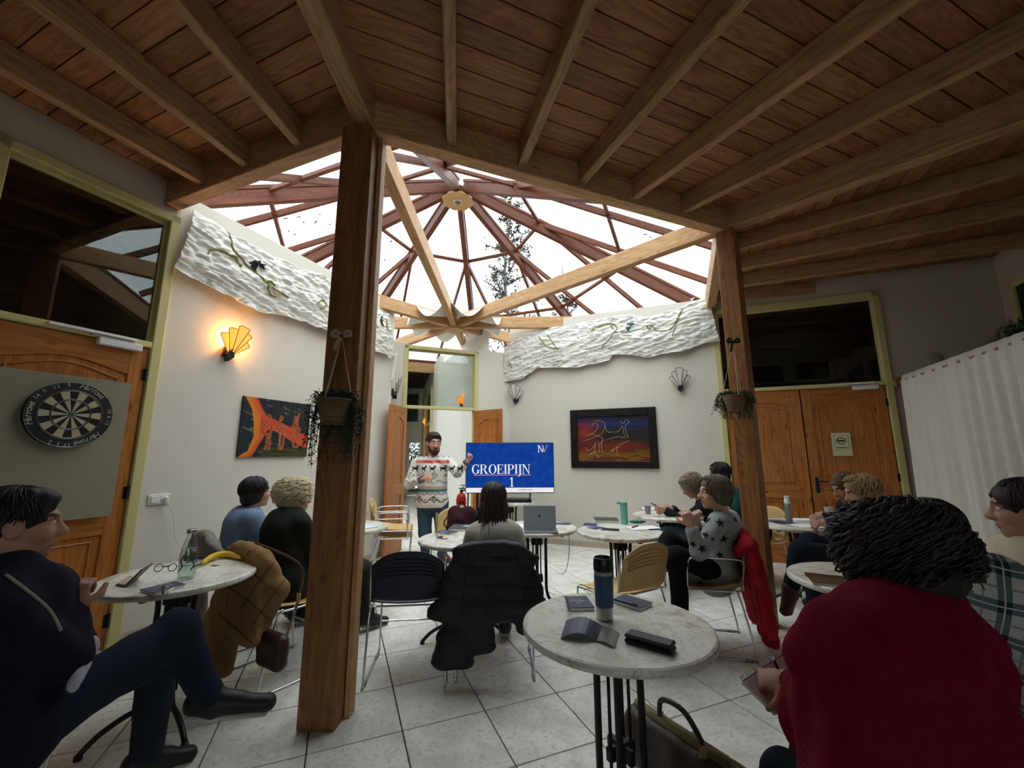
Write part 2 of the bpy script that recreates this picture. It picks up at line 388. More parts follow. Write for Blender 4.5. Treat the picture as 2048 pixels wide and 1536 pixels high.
# ---- left wall with rounded end
def wallseg(name, Mw, x0, x1, z0, z1, th, m, parent=None): return mk(name, box(x1-x0, th, z1-z0, ((x0+x1)/2, th/2, (z0+z1)/2)), m, parent, Mw)
WT = 3.73
wl = wallseg('wall_left', ML, -.52, 2.42, 0, WT, .26, M_WALL); tag(wl, 'cream plaster wall on the left with rounded end', kind='structure')
mk('wall_end', lathe([(.13, 0), (.13, WT)], 28, (2.42, .13, 0)), M_WALL, wl, ML, smooth=True)
for nm, x0, x1, z0, z1 in (('wall_left_top', -6.6, -.52, 3.5, CEIL+.05), ('wall_left_front', -6.6, -1.62, 0, 3.5)):
    tag(wallseg(nm, ML, x0, x1, z0, z1, .2, M_GREYW), kind='structure')
M_SKIRT = mat('stone_skirting', 'b7aa98', .5, var=(6, .06))
tag(mk('baseboard_left', J(box(2.94, .014, .085, (.95, -.007, .0425), .003), lathe([(.144, 0), (.144, .085), (.13, .085)], 28, (2.42, .13, 0))), M_SKIRT, None, ML), kind='structure')
# ---- right wall and its corner with the door wall
wr = wallseg('wall_right', MR, -1.86, 1.43, 0, WT, .22, M_WALL); tag(wr, 'cream plaster wall on the right behind the dark framed painting', kind='structure')
tag(mk('baseboard_right', box(3.29, .014, .085, (-.215, -.007, .0425), .003), M_SKIRT, None, MR), kind='structure')
for nm, x0, x1, z0, z1 in (('wall_right_top', 1.43, 5.2, 3.53, CEIL+.05), ('wall_right_side', 3.42, 5.2, 0, 3.53)):
    tag(wallseg(nm, MR, x0, x1, z0, z1, .2, M_GREYW), kind='structure')
# outer wall on the far right, walls behind the camera
OC = RW(-4.575, 0); tag(wallseg('wall_outer', axes(OC, p3(-DL, 0), p3(NL, 0), (0, 0, 1)), 0, 9, 0, CEIL+.05, .2, M_GREYW), kind='structure')
wb = thing('wall_back', 'wall with a band of windows behind the camera', None, kind='structure')  # unseen wall, left open in the middle for the added fill windows
for s_, c_ in (((16, .2, .95), (1, -3.4, .425)), ((16, .2, 1.2), (1, -3.4, 3.3)), ((5.9, .2, 4), (-4.05, -3.4, 1.9)), ((6.7, .2, 4), (5.65, -3.4, 1.9))): mk('wall_panel', box(*s_, c_), M_GREYW, wb)
w3 = thing('window_fill', 'pair of casement windows behind the camera', None, kind='structure')  # added, never in view: lets sky light in to brighten the foreground
for k in (1, 2):
    x0, x1 = -2.8+1.7*k, -2.8+1.7*(k+1)
    mk('frame', J(box(1.7, .09, .07, ((x0+x1)/2, -3.4, .935), .005), box(1.7, .09, .07, ((x0+x1)/2, -3.4, 2.665), .005), box(.07, .09, 1.8, (x0+.035, -3.4, 1.8), .005), box(.07, .09, 1.8, (x1-.035, -3.4, 1.8), .005)), M_YELL, w3); mk('pane', box(1.6, .006, 1.7, ((x0+x1)/2, -3.4, 1.8)), M_GLASS, w3)
tag(mk('wall_side', box(.2, 8, 4, (-6.2, .5, 1.9)), M_GREYW), kind='structure')
# door wall through the centre
DD = np.array([.92388, .38268]); KK = RW(1.86, 0)
MD = axes(KK, p3(DD, 0), (-.38268, .92388, 0), (0, 0, 1))      # x from the corner, negative to the left
wd_ = thing('wall_door', 'cream wall around the open double door', None, kind='structure')
mk('wall_panel', box(.62, .14, 3.2, (-.31, .07, 1.6)), M_WALL, wd_, MD)
mk('wall_panel', box(.75, .14, 3.2, (-2.17, .07, 1.6)), M_WALL, wd_, MD)
def frame_set(name, Mw, x0, x1, zt, zm, dep=.09, wj=.055, label=None, lw=None):
    o = thing(name, label, None, kind='structure')
    for x in (x0+wj/2, x1-wj/2):
        mk('jamb', box(wj, dep, zt, (x, dep/2-.03, zt/2), .006), M_YELL, o, Mw)
        mk('jamb_bead', box(wj*.45, .03, zt-.06, (x+(wj*.5 if x < (x0+x1)/2 else -wj*.5), .05, zt/2), .004), M_YELL, o, Mw)
    mk('head', box(x1-x0, dep, wj, ((x0+x1)/2, dep/2-.03, zt-wj/2), .006), M_YELL, o, Mw)
    mk('head_bead', box(x1-x0-2*wj, .03, wj*.45, ((x0+x1)/2, .05, zt-wj*1.2), .004), M_YELL, o, Mw)
    mk('transom_bar', box(x1-x0-2*wj, dep, .05, ((x0+x1)/2, dep/2-.03, zm), .006), M_YELL, o, Mw)
    mk('transom_pane', box(x1-x0-2*wj, .006, zt-zm-wj-.025, ((x0+x1)/2, .04, (zt-wj+zm+.025)/2)), M_PANE, o, Mw)
    return o
def hinge(o, Mw, x, z): mk('hinge', J(cyl((x, -.012, z-.05), (x, -.012, z+.05), .011, n=10), box(.03, .006, .09, (x-.012, -.002, z))), M_BLACK, o, Mw)
def door_leaf(name, Mw, w, h, label, handle=None, glossy=None):
    o = thing(name, label, None, kind='structure'); st = .115; tr = .2; lr = .16; br = .22; t_ = .04
    mk('stile', box(st, t_, h, (st/2, t_/2, h/2), .004), W_DOORV, o, Mw); mk('stile', box(st, t_, h, (w-st/2, t_/2, h/2), .004), W_DOORV, o, Mw)
    mid = .82; xs = np.linspace(st, w-st, 15); arch = h-tr+.07*np.sin(np.linspace(0, PI, 15))**1.4-.03
    for nm, pts in (('top_rail', [(x, z) for x, z in zip(xs, arch)]+[(w-st, h), (st, h)]), ('lock_rail', [(st, mid), (w-st, mid), (w-st, mid+lr), (st, mid+lr)]), ('bottom_rail', [(st, 0), (w-st, 0), (w-st, br), (st, br)])):
        v, f = prism(pts, t_); v = np.stack([v[:, 0], v[:, 2], v[:, 1]], 1); mk(nm, (v, f), W_DOOR, o, Mw)
    for z0, z1, top in ((mid+lr, None, 1), (br, mid, 0)):
        pl_ = [(st, z0), (w-st, z0)]+([(x, z) for x, z in zip(xs[::-1], arch[::-1])] if top else [(w-st, z1), (st, z1)])
        v, f = prism(pl_, .016); v = np.stack([v[:, 0], v[:, 2]+.012, v[:, 1]], 1); mk('panel', (v, f), W_DOORV, o, Mw)
        n_ = len(pl_); ins = [((x-w/2)*(1-.11/(w-2*st)*2*.5)+w/2, z+(.045 if k < 2 else -.045)) for k, (x, z) in enumerate(pl_)]
        path = [(x, .012, z) for x, z in ins]; mk('moulding', tube(np.array(path+path[:1]), .009, 6, caps=False), W_DOOR, o, Mw)
    if handle is not None:
        hx, sgn = handle; hd = mk('handle_plate', box(.035, .008, .2, (hx, -.004, 1.0), .003), M_BLACK, o, Mw)
        mk('lever', tube(np.array([(hx, 0, 1.05), (hx, -.045, 1.05), (hx+sgn*.03, -.05, 1.05), (hx+sgn*.11, -.05, 1.045)]), .009, 8), M_BLACK, hd, Mw)
    return o
# left door with the dart board
f1 = frame_set('trim_1', ML, -1.60, -.52, 3.49, 2.30, wj=.075, label='pale yellow frame and transom of the left door')
d1 = door_leaf('door_1', ML @ Matrix.Translation((-1.52, .0, .005)), .92, 2.265, 'pine door with dart board panel on the left')
for z in (2.05, 1.12, .2): hinge(d1, ML, -.6, z)
# right double door
f2 = frame_set('trim_2', MR, 1.43, 3.42, 3.53, 2.30, wj=.075, label='pale yellow frame and transom of the right double door')
d2 = door_leaf('door_2', MR @ Matrix.Translation((1.51, .0, .005)), .905, 2.265, 'left leaf of the closed pine double door', None)
d3 = door_leaf('door_3', MR @ Matrix.Translation((2.43, .0, .005)), .905, 2.265, 'right leaf of the closed pine double door with paper notice', (.06, 1))
for z in (2.05, 1.12, .2): hinge(d3, MR, 3.35, z)
# middle double door, standing open
f3 = frame_set('trim_3', MD, -1.84, -.6, 3.17, 2.16, wj=.06, label='pale yellow frame and transom of the open middle door')
def open_leaf(name, hx, ex, ey, label, handle):
    a = np.array((MD @ Vector((hx, -.02, 0)))[:2]); b = np.array([ex, ey]); d = (b-a)/np.linalg.norm(b-a)
    M = axes(p3(a, .01), p3(d, 0), p3((d[1], -d[0]), 0) if name == 'door_5' else p3((-d[1], d[0]), 0), (0, 0, 1))
    return door_leaf(name, M, .6, 2.12, label, handle)
pL = at(767, 806, 2.12)[:2]; pR = at(1013, 818, 2.12)[:2]
d4 = open_leaf('door_4', -1.80, pL[0], pL[1], 'left leaf of the open pine door behind the presenter', (.54, -1))
d5 = open_leaf('door_5', -.64, pR[0], pR[1], 'right leaf of the open pine door behind the television', None)
# dark neighbouring rooms behind the transoms
def back_room(name, Mw, x0, x1, depth):
    o = thing(name, 'unlit neighbouring room behind the transom', None, kind='structure'); xm = (x0+x1)/2; L = x1-x0
    for s_, c_ in (((L, .05, 3.9), (xm, depth, 1.9)), ((.05, depth, 3.9), (x0, depth/2+.2, 1.9)), ((.05, depth, 3.9), (x1, depth/2+.2, 1.9)), ((L, depth, .05), (xm, depth/2+.2, 3.8)), ((L, depth, .05), (xm, depth/2+.2, .0))):
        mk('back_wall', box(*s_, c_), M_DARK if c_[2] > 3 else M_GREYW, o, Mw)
    return o
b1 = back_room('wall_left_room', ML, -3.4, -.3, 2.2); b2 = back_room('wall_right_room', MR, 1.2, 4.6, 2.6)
for k in range(4): mk('rafter', box(3.1, .07, .16, (-1.85, .5+.45*k, 3.68), .004), W_RAFT, b1, ML); mk('rafter', box(3.3, .07, .16, (2.9, .5+.5*k, 3.68), .004), W_RAFT, b2, MR)
M_GREENDK = mat('dark_window', '1d2a26', .15)
for k in range(3):
    fw_ = mk('window_frame', J(*[box(.62 if h else .05, .05, .05 if h else .42, (1.75+.75*k+(0 if h else .285*s), 2.55, 2.95+(.185*s if h else 0)), .004) for h in (0, 1) for s in (-1, 1)]), M_YELL, b2, MR)
    mk('window_glass', box(.52, .01, .32, (1.75+.75*k, 2.56, 2.95)), M_GREENDK, fw_, MR)
mk('sill', box(2.4, .12, .03, (2.5, 2.5, 2.72), .004), W_RAFT, b2, MR)
# what shows through the open middle door
far = thing('wall_far', 'white walls and lit passage beyond the open door', None, kind='structure')
M_FAR = M_WHITE
def vwall(name, a, b, z0, z1, m, par, th=.12):
    a, b = np.array(a, float), np.array(b, float); d = (b-a)/np.linalg.norm(b-a)
    return mk(name, box(np.linalg.norm(b-a), th, z1-z0, (np.linalg.norm(b-a)/2, th/2, (z0+z1)/2)), m, par, axes(p3(a, 0), p3(d, 0), (-d[1], d[0], 0), (0, 0, 1)))
cA = aty(921, 900, 7.9)[:2]; cB = aty(872, 900, 9.6)[:2]
vwall('white_pier', cA, np.array([-.52, 7.16]), 0, WT, M_FAR, far); vwall('white_pier', cB, cA, 0, 3.5, M_FAR, far)
cD = aty(842, 900, 14.6)[:2]; vwall('passage_wall', cD, cB, 0, 3.75, M_WALL, far)
for k, (t0, t1) in enumerate(((.12, .3), (.42, .75))):
    a, b = cD+(cB-cD)*t0, cD+(cB-cD)*t1; d = (b-a)/np.linalg.norm(b-a); L = np.linalg.norm(b-a); Mx = axes(p3(a, 0)+p3((d[1], -d[0]), 0)*.02, p3(d, 0), (-d[1], d[0], 0), (0, 0, 1))
    mk('door_frame', J(box(L, .06, .08, (L/2, 0, 3.2), .004), box(L, .06, .06, (L/2, 0, 2.25), .004), box(.08, .06, 3.2, (.04, 0, 1.6), .004), box(.08, .06, 3.2, (L-.04, 0, 1.6), .004)), M_YELL, far, Mx)
    mk('door_board', box(L-.16, .03, 2.2, (L/2, .02, 1.1)), W_DOOR, far, Mx); mk('dark_pane', box(L-.16, .02, .85, (L/2, .02, 2.72)), M_GREENDK, far, Mx)
e0 = aty(790, 900, 14.9)[:2]; e1 = aty(850, 900, 14.9)[:2]
wx0, wx1 = aty(817, 900, 14.9)[0], aty(842, 900, 14.9)[0]
mk('end_wall', J(box(wx0-e0[0]+1.5, .1, 3.8, ((wx0+e0[0]-1.5)/2, 14.95, 1.9)), box(2.2, .1, 3.8, (wx1+1.1, 14.95, 1.9)), box(wx1-wx0, .1, 1.9, ((wx0+wx1)/2, 14.95, 2.85))), M_WALL, far)
mk('end_window_frame', J(*[box(.07, .08, 1.85, (x, 14.88, .97), .005) for x in (wx0, wx1)], *[box(wx1-wx0, .08, .07, ((wx0+wx1)/2, 14.88, z), .005) for z in (.07, 1.88)]), M_WALL, far)
mk('end_window_glass', box(wx1-wx0, .01, 1.8, ((wx0+wx1)/2, 14.9, .95)), M_PANE, far)
mk('dark_board', box(aty(838, 760, 14.8)[0]-aty(815, 760, 14.8)[0], .04, 1.0, ((aty(838, 760, 14.8)[0]+aty(815, 760, 14.8)[0])/2, 14.85, 3.1)), M_GREENDK, far)
mk('side_wall', box(.1, 9, 3.8, (aty(790, 900, 14.9)[0]-.4, 10.8, 1.9)), M_WALL, far)
# ---------------------------------------------------------------- noise, text, small helpers
def vn(x, y, seed=0):                  # smooth value noise in the plane
    x = np.asarray(x, float); y = np.asarray(y, float); xi = np.floor(x).astype(int); yi = np.floor(y).astype(int); fx = x-xi; fy = y-yi
    def h(a, b): return np.modf(np.sin(a*127.1+b*311.7+seed*74.7)*43758.5453)[0] % 1
    fx = fx*fx*(3-2*fx); fy = fy*fy*(3-2*fy)
    return (h(xi, yi)*(1-fx)+h(xi+1, yi)*fx)*(1-fy)+(h(xi, yi+1)*(1-fx)+h(xi+1, yi+1)*fx)*fy
def text(s, size=1., shear=0., align='CENTER'):
    cu_ = bpy.data.curves.new('t', 'FONT'); cu_.body = s; cu_.size = size; cu_.shear = shear; cu_.align_x = align; cu_.resolution_u = 2
    o = bpy.data.objects.new('t', cu_); COL.objects.link(o); dg = bpy.context.evaluated_depsgraph_get(); me = bpy.data.meshes.new_from_object(o.evaluated_get(dg))
    V = np.array([v.co[:] for v in me.vertices]); F = [tuple(p.vertices) for p in me.polygons]
    bpy.data.objects.remove(o); bpy.data.curves.remove(cu_); bpy.data.meshes.remove(me); return V, F
def flatz(vf): return np.stack([vf[0][:, 0], vf[0][:, 2], vf[0][:, 1]], 1), vf[1]       # xy drawing stood up into xz
def canvas(name, w, h, nx, ny, fn, m, parent=None, M=None):     # painted picture: colour per point of a fine sheet in xz
    u, v = np.meshgrid(np.linspace(0, 1, nx), np.linspace(0, 1, ny), indexing='ij')
    P = np.stack([(u-.5)*w, u*0, (v-.5)*h], -1); V, F = grid(P); return mk(name, (V, F), m, parent, M, col=fn(u.ravel(), v.ravel()))
def pd(u, v, pts, asp=1.):             # distance to a polyline
    d = np.full(u.shape, 9.); pts = np.asarray(pts, float)
    for a, b in zip(pts[:-1], pts[1:]):
        ab = (b-a)*[asp, 1]; pa = np.stack([(u-a[0])*asp, v-a[1]], -1); t_ = np.clip((pa @ ab)/(ab @ ab+1e-9), 0, 1); d = np.minimum(d, np.hypot(*(pa-t_[:, None]*ab).T))
    return d
def c3(h): return np.array(C(h)[:3])
M_PIC = vcol('painted_canvas', .6); M_PLAIN_BLACK = mat('black_plastic', '121214', .35); M_WHITEP = mat('white_plastic', 'e8e6e0', .4); M_PAPER = mat('paper', 'f0efec', .8)
M_NAVYBOOK = mat('navy_card', '2b2f55', .5); M_INK = mat('pale_print', 'c9cbe0', .6)
# ---------------------------------------------------------------- textile banners
Lt = [(-.453, 3.617), (-.315, 3.598), (-.15, 3.548), (.045, 3.544), (.372, 3.538), (.684, 3.532), (.973, 3.594), (1.187, 3.535), (1.934, 3.471), (2.222, 3.482)]
Lb = [(-.551, 2.991), (-.3, 2.944), (-.079, 2.909), (.197, 2.864), (.441, 2.896), (.747, 2.915), (1.191, 2.901), (1.933, 2.856), (2.382, 2.842)]
Rt = [(1.935, 3.316), (1.485, 3.511), (1.123, 3.556), (.477, 3.584), (.07, 3.637), (-.279, 3.602), (-.631, 3.546), (-1.011, 3.632), (-1.4, 3.768)]
Rb = [(1.945, 2.673), (1.584, 2.703), (1.313, 2.867), (.605, 2.818), (.101, 2.899), (.038, 2.993), (-.467, 2.896), (-.999, 2.932), (-1.344, 3.028), (-1.506, 3.042)]
M_FELT = mat('white_felt', 'e9e5de', .95, var=(9, .05), bump=(55, .5, .006), spec=.1); M_VINE = mat('green_embroidery', '8d8a45', .9); M_OCHRE = mat('ochre_embroidery', '7a6a3c', .9); M_BIRD = mat('black_felt', '1c1d22', .9); M_TEAL = mat('kingfisher_felt', '2d5a5c', .9)
def banner(name, label, top, bot, WP, seed, sgn):
    n, m = 230, 60; top = np.array(top); bot = np.array(bot); k = np.linspace(0, 1, n)
    def cr(c): L = np.r_[0, np.cumsum(np.hypot(*np.diff(c, axis=0).T))]; L /= L[-1]; return np.stack([np.interp(k, L, c[:, 0]), np.interp(k, L, c[:, 1])], 1)
    a, b = cr(top), cr(bot); v = np.linspace(0, 1, m); q = a[:, None]*(1-v[None, :, None])+b[:, None]*v[None, :, None]
    s_, z = q[..., 0], q[..., 1]
    z = z+(vn(k[:, None]*30, v*0+seed, 3)-.5)*.03*np.abs(v*2-1)**4
    o = .03+.035*vn(s_*3+seed, z*7+s_*2, 1)+.032*np.abs(vn(s_*6, z*24+s_*5, 2+seed)-.5)*2+.022*np.abs(vn(s_*13, z*46-s_*6, 8)-.5)*2+.012*vn(s_*26, z*34, 5)+.03*np.sin(v*PI)
    o[:, -1] += .02; o[:, 0] -= .015
    P = np.array([[WP(s_[i, j], z[i, j], o[i, j]) for j in range(m)] for i in range(n)])
    nv = np.array(WP(0, 0, 1.))-np.array(WP(0, 0, 0))
    t_ = thing(name, label, 'wall hanging', WP(float(top[0][0]), float(bot[:, 1].min()))); mk('cloth', thick(P, -nv, .008), M_FELT, t_, smooth=True, world=True)
    def on(sv, zv): i = np.unravel_index(np.argmin((s_-sv)**2+(z-zv)**2), s_.shape); return np.array(WP(sv, zv, o[i]+.004))
    return t_, on
bl, onL = banner('felt_banner', 'long crinkled white felt banner with swallows above the lit fan lamp', Lt, Lb, LW, 1, 1)
br_, onR = banner('felt_banner', 'long crinkled white felt banner with kingfisher above the framed painting', Rt, Rb, RW, 2, -1)
def vine(par, on, wp, pix, m, r=.006): 
    q = spline([wp(*p) for p in pix], 40); mk('vine', tube(np.array([on(*p) for p in q]), r, 5), m, par, world=True, smooth=True)
for L in ([(446, 466), (455, 500), (480, 530), (508, 558), (530, 580), (565, 598)],): vine(bl, onL, LWp, L, M_OCHRE, .008)
for L in ([(402, 512), (412, 503), (432, 506), (455, 520), (470, 535)], [(440, 512), (462, 520), (468, 540)], [(520, 575), (527, 590), (540, 597)], [(620, 610), (632, 602), (640, 612), (630, 620)], [(648, 590), (655, 605), (660, 612)], [(512, 568), (525, 566), (535, 575)]): vine(bl, onL, LWp, L, M_VINE, .009)
for L in ([(1098, 672), (1110, 690), (1120, 702)], [(1082, 676), (1090, 688), (1098, 696), (1115, 700)], [(1185, 664), (1200, 656), (1222, 650), (1236, 658), (1228, 672), (1222, 680)], [(1222, 650), (1228, 662)], [(1295, 655), (1305, 655), (1300, 662), (1294, 656)], [(1340, 663), (1348, 655), (1355, 640), (1366, 620)], [(1030, 720), (1042, 716), (1046, 722)], [(1022, 726), (1028, 738)]): vine(br_, onR, RWp, L, M_VINE, .009)
for L in ([(1232, 668), (1262, 666), (1290, 658)], [(1306, 655), (1316, 665), (1340, 664)], [(1206, 697), (1222, 680)], [(1366, 620), (1352, 655), (1345, 675)]): vine(br_, onR, RWp, L, M_OCHRE, .006)
def blob(par, on, wp, pix, m, nm): 
    pts = np.array([on(*wp(*p)) for p in pix]); c = pts.mean(0); n_ = np.cross(pts[1]-pts[0], pts[2]-pts[0]); n_ /= np.linalg.norm(n_)
    if n_ @ (CAMP-c) < 0: n_ = -n_
    V = np.concatenate([pts, pts+n_*.014]); k = len(pts); mk(nm, (V, [tuple(range(k)), tuple(range(k, 2*k))]+[(i, (i+1) % k, k+(i+1) % k, k+i) for i in range(k)]), m, par, world=True)
blob(bl, onL, LWp, [(487, 528), (495, 524), (503, 522), (505, 526), (501, 530), (498, 540), (500, 547), (495, 545), (490, 535), (493, 528)], M_BIRD, 'swallow'); blob(bl, onL, LWp, [(504, 531), (518, 534), (510, 536), (514, 543), (505, 537)], M_BIRD, 'swallow_tail')
blob(bl, onL, LWp, [(754, 634), (757, 638), (753, 646), (756, 655), (751, 650), (750, 642)], M_BIRD, 'swallow'); blob(bl, onL, LWp, [(762, 642), (765, 650), (762, 662), (760, 652)], M_VINE, 'leaf')
blob(br_, onR, RWp, [(1256, 652), (1262, 649), (1270, 651), (1263, 655), (1261, 662), (1258, 667), (1254, 662)], M_TEAL, 'kingfisher')
mk('hanging_corner', thick(np.array([[LW(2.40+.02*math.sin(3*v), 2.9-.42*v+.02*u, .02+.10*u*(1-.6*v)) for u in np.linspace(0, 1, 6)] for v in np.linspace(0, 1, 12)]), np.array([DL[0], DL[1], 0]), .01), M_FELT, bl, world=True, smooth=True)
# ---------------------------------------------------------------- fan-shaped wall lamps
M_LEAD = mat('lead_came', '3a302b', .5)
def fan_lamp(label, M, lit, rot=0., sc=1.):
    t_ = thing('fan_wall_lamp', label, 'wall lamp', M.translation, group='fan-shaped glass wall lamps'); m = M @ Matrix.Rotation(rot, 4, 'Y') @ Matrix.Scale(sc, 4)
    gm = MATS.get('lit_amber_glass' if lit else 'unlit_shell_glass') or (mat('lit_amber_glass', 'ffb765', .4, emit=('ff9a3a', .55)) if lit else mat('unlit_shell_glass', 'e6dad3', .25, var=(14, .12)))
    hs = (.20, .24, .27, .25, .20)
    for k, h in enumerate(hs):
        a = (k-2)*.23; w0, w1 = .008, .047; yo = -.055-.01*(2-abs(k-2)); n = 6
        top = [(w1*math.cos(q)*.98, h+.012*math.sin(q)) for q in np.linspace(0, PI, n)]
        pl_ = [(-w0, .05), (w0, .05)]+top
        R_ = np.array([[math.cos(a), math.sin(a)], [-math.sin(a), math.cos(a)]])
        P2 = (np.array(pl_) @ R_.T); y = yo-.05*np.clip(np.array(pl_)[:, 1]/.27, 0, 1)*(.6+.4*math.cos(a))+.04*abs(k-2)/2*np.array(pl_)[:, 1]/.27
        A = np.stack([P2[:, 0], y, P2[:, 1]], 1); B = A+[0, .004, 0]; N = len(A)
        bl_ = mk('glass_blade', (np.concatenate([A, B]), [tuple(range(N)), tuple(range(N, 2*N))[::-1]]+[(i, (i+1) % N, N+(i+1) % N, N+i) for i in range(N)]), gm, t_, m)
        mk('lead_edge', tube(np.concatenate([A, A[:1]])+[0, -.001, 0], .0028, 5, caps=False), M_LEAD, bl_, m)
    mk('holder', prism([(0, -.03), (.03, .02), (.012, .075), (-.012, .075), (-.03, .02)], .05, (0, 0, 0)) and (lambda vf: (np.stack([vf[0][:, 0], -.075+vf[0][:, 2]*1.2, vf[0][:, 1]], 1), vf[1]))(prism([(0, -.03), (.03, .02), (.012, .075), (-.012, .075), (-.03, .02)], .05)), M_BLACK, t_, m)
    mk('wall_plate', box(.07, .03, .1, (0, -.015, .06), .004), M_BLACK, t_, m)
    if lit:
        bu = mk('bulb', ell((0, -.035, .12), (.012, .012, .02), 10, 6), mat('bulb_glow', 'ffd9a0', .3, emit=('ffb050', 7)), t_, m)
        L = bpy.data.lights.new('bulb_light', 'POINT'); L.energy = 5*lit; L.color = (1, .50, .14); L.shadow_soft_size = .015; lo = bpy.data.objects.new('bulb_light', L); link(lo, t_, m @ Matrix.Translation((0, -.03, .165)))
    return t_
fan_lamp('glowing orange fan-shaped glass lamp on the left wall', ML @ Matrix.Translation((0, -.004, 2.32)), 1, rot=.22, sc=1.15)
fan_lamp('unlit fan-shaped glass lamp right of the framed painting', MR @ Matrix.Translation((.925, -.004, 2.35)), 0, sc=1.15)
fan_lamp('unlit fan lamp at the inner end of the right wall', MR @ Matrix.Translation((-1.735, -.004, 2.30)), 0, sc=1.1)
q = LW(2.42, 0)-p3(NL, 0)*.13+p3(DL*.1+NL*.09, 0)
fan_lamp('unlit fan lamp seen edge-on at the rounded end of the left wall', axes(p3(q, 2.28), p3(NL*.6-DL*.8, 0), p3(-NL*.8-DL*.6, 0), (0, 0, 1)), 0, sc=1.1)
dd_ = (np.array([-.52, 7.16])-cA); dd_ /= np.linalg.norm(dd_)
fan_lamp('glowing fan lamp on the white pier, upper right in the doorway', axes(p3(cA+(cB-cA)*-.0+np.array([.0, -.03]), 2.33), (1, 0, 0), (0, 1, 0), (0, 0, 1)), .1, sc=.7)
q = aty(853, 900, 13.)[:2]; fan_lamp('small glowing fan lamp deep in the passage', axes(p3(q, 2.25), (1, 0, 0), (0, 1, 0), (0, 0, 1)), .5, sc=1.2)
# ---------------------------------------------------------------- pictures
def paint1(u, v):
    asp = 1.3; c = np.tile(c3('20242b'), (len(u), 1))*(.6+.8*vn(u*30+v*20, v*9-u*22, 2))[:, None]
    st = vn(u*14+v*26, u*9-v*7, 4); c = np.where((st > .82)[:, None], c3('6b6a52'), c)
    lo = np.interp(v, [0, .1, .35, .6, .8, 1], [0., .12, .18, .16, .12, .02]); hi = np.interp(v, [0, .1, .35, .6, .8, 1], [.17, .22, .32, .40, .27, .18])
    band = (u > lo) & (u < hi); t_ = np.clip((u-lo)/(hi-lo+1e-6), 0, 1)[:, None]
    c = np.where(band[:, None], c3('e2861f')*(1-t_)+c3('d0452a')*t_, c)
    up = np.interp(u, [.2, .4, .55, .7, .85, 1], [.72, .68, .60, .54, .44, .42]); dn = np.interp(u, [.2, .4, .6, .7, .85, 1], [.35, .48, .38, .30, .22, .12])
    b2 = (u > .25) & (v < up) & (v > dn) & (u < .98); c = np.where(b2[:, None], c3('cf4a2b')*(.85+.3*vn(u*20, v*20, 7))[:, None], c)
    g = (v < .16)&(u > .3); c = np.where(g[:, None], c3('3c3a1d')*(.4+1.3*vn(u*8, v*60, 3))[:, None], c)
    figs = [[(.36, .68), (.33, .58), (.28, .5), (.31, .4), (.40, .38), (.42, .5), (.37, .6)], [(.36, .38), (.36, .2), (.35, .14)], [(.40, .38), (.41, .2), (.40, .14)], [(.36, .72), (.355, .67), (.37, .66), (.38, .7), (.36, .72)],
            [(.54, .66), (.50, .56), (.48, .48), (.56, .44), (.62, .40), (.61, .5), (.57, .58)], [(.55, .4), (.55, .2), (.56, .14)], [(.61, .4), (.60, .2), (.59, .14)], [(.54, .72), (.53, .67), (.55, .66), (.56, .7), (.54, .72)], [(.5, .48), (.6, .52)],
            [(.76, .72), (.75, .66), (.77, .65), (.78, .7), (.76, .72)], [(.76, .63), (.73, .55), (.78, .45)], [(.82, .8), (.80, .6), (.80, .4)], [(.80, .58), (.85, .5), (.82, .42), (.87, .3), (.83, .18), (.77, .18), (.74, .3), (.78, .42), (.76, .5), (.80, .58)]]
    for f in figs:
        d = pd(u, v, f, asp); c = np.where((d < .02)[:, None], c3('d5733f'), c); c = np.where((d < .007)[:, None], c3('24100c'), c)
    return c
def frame_pts(Mw, x, z): return Mw @ Matrix.Translation((x, 0, z))
p_ = thing('canvas_painting', 'unframed painting of three musicians on an orange curve', 'painting', LW(.61, 1.68)); Mx = frame_pts(ML, .615, 1.685)
mk('stretcher', box(.80, .022, .60, (0, -.013, 0), .003), M_PLAIN_BLACK, p_, Mx); canvas('canvas', .798, .598, 170, 128, paint1, M_PIC, p_, Mx @ Matrix.Translation((0, -.026, 0)))
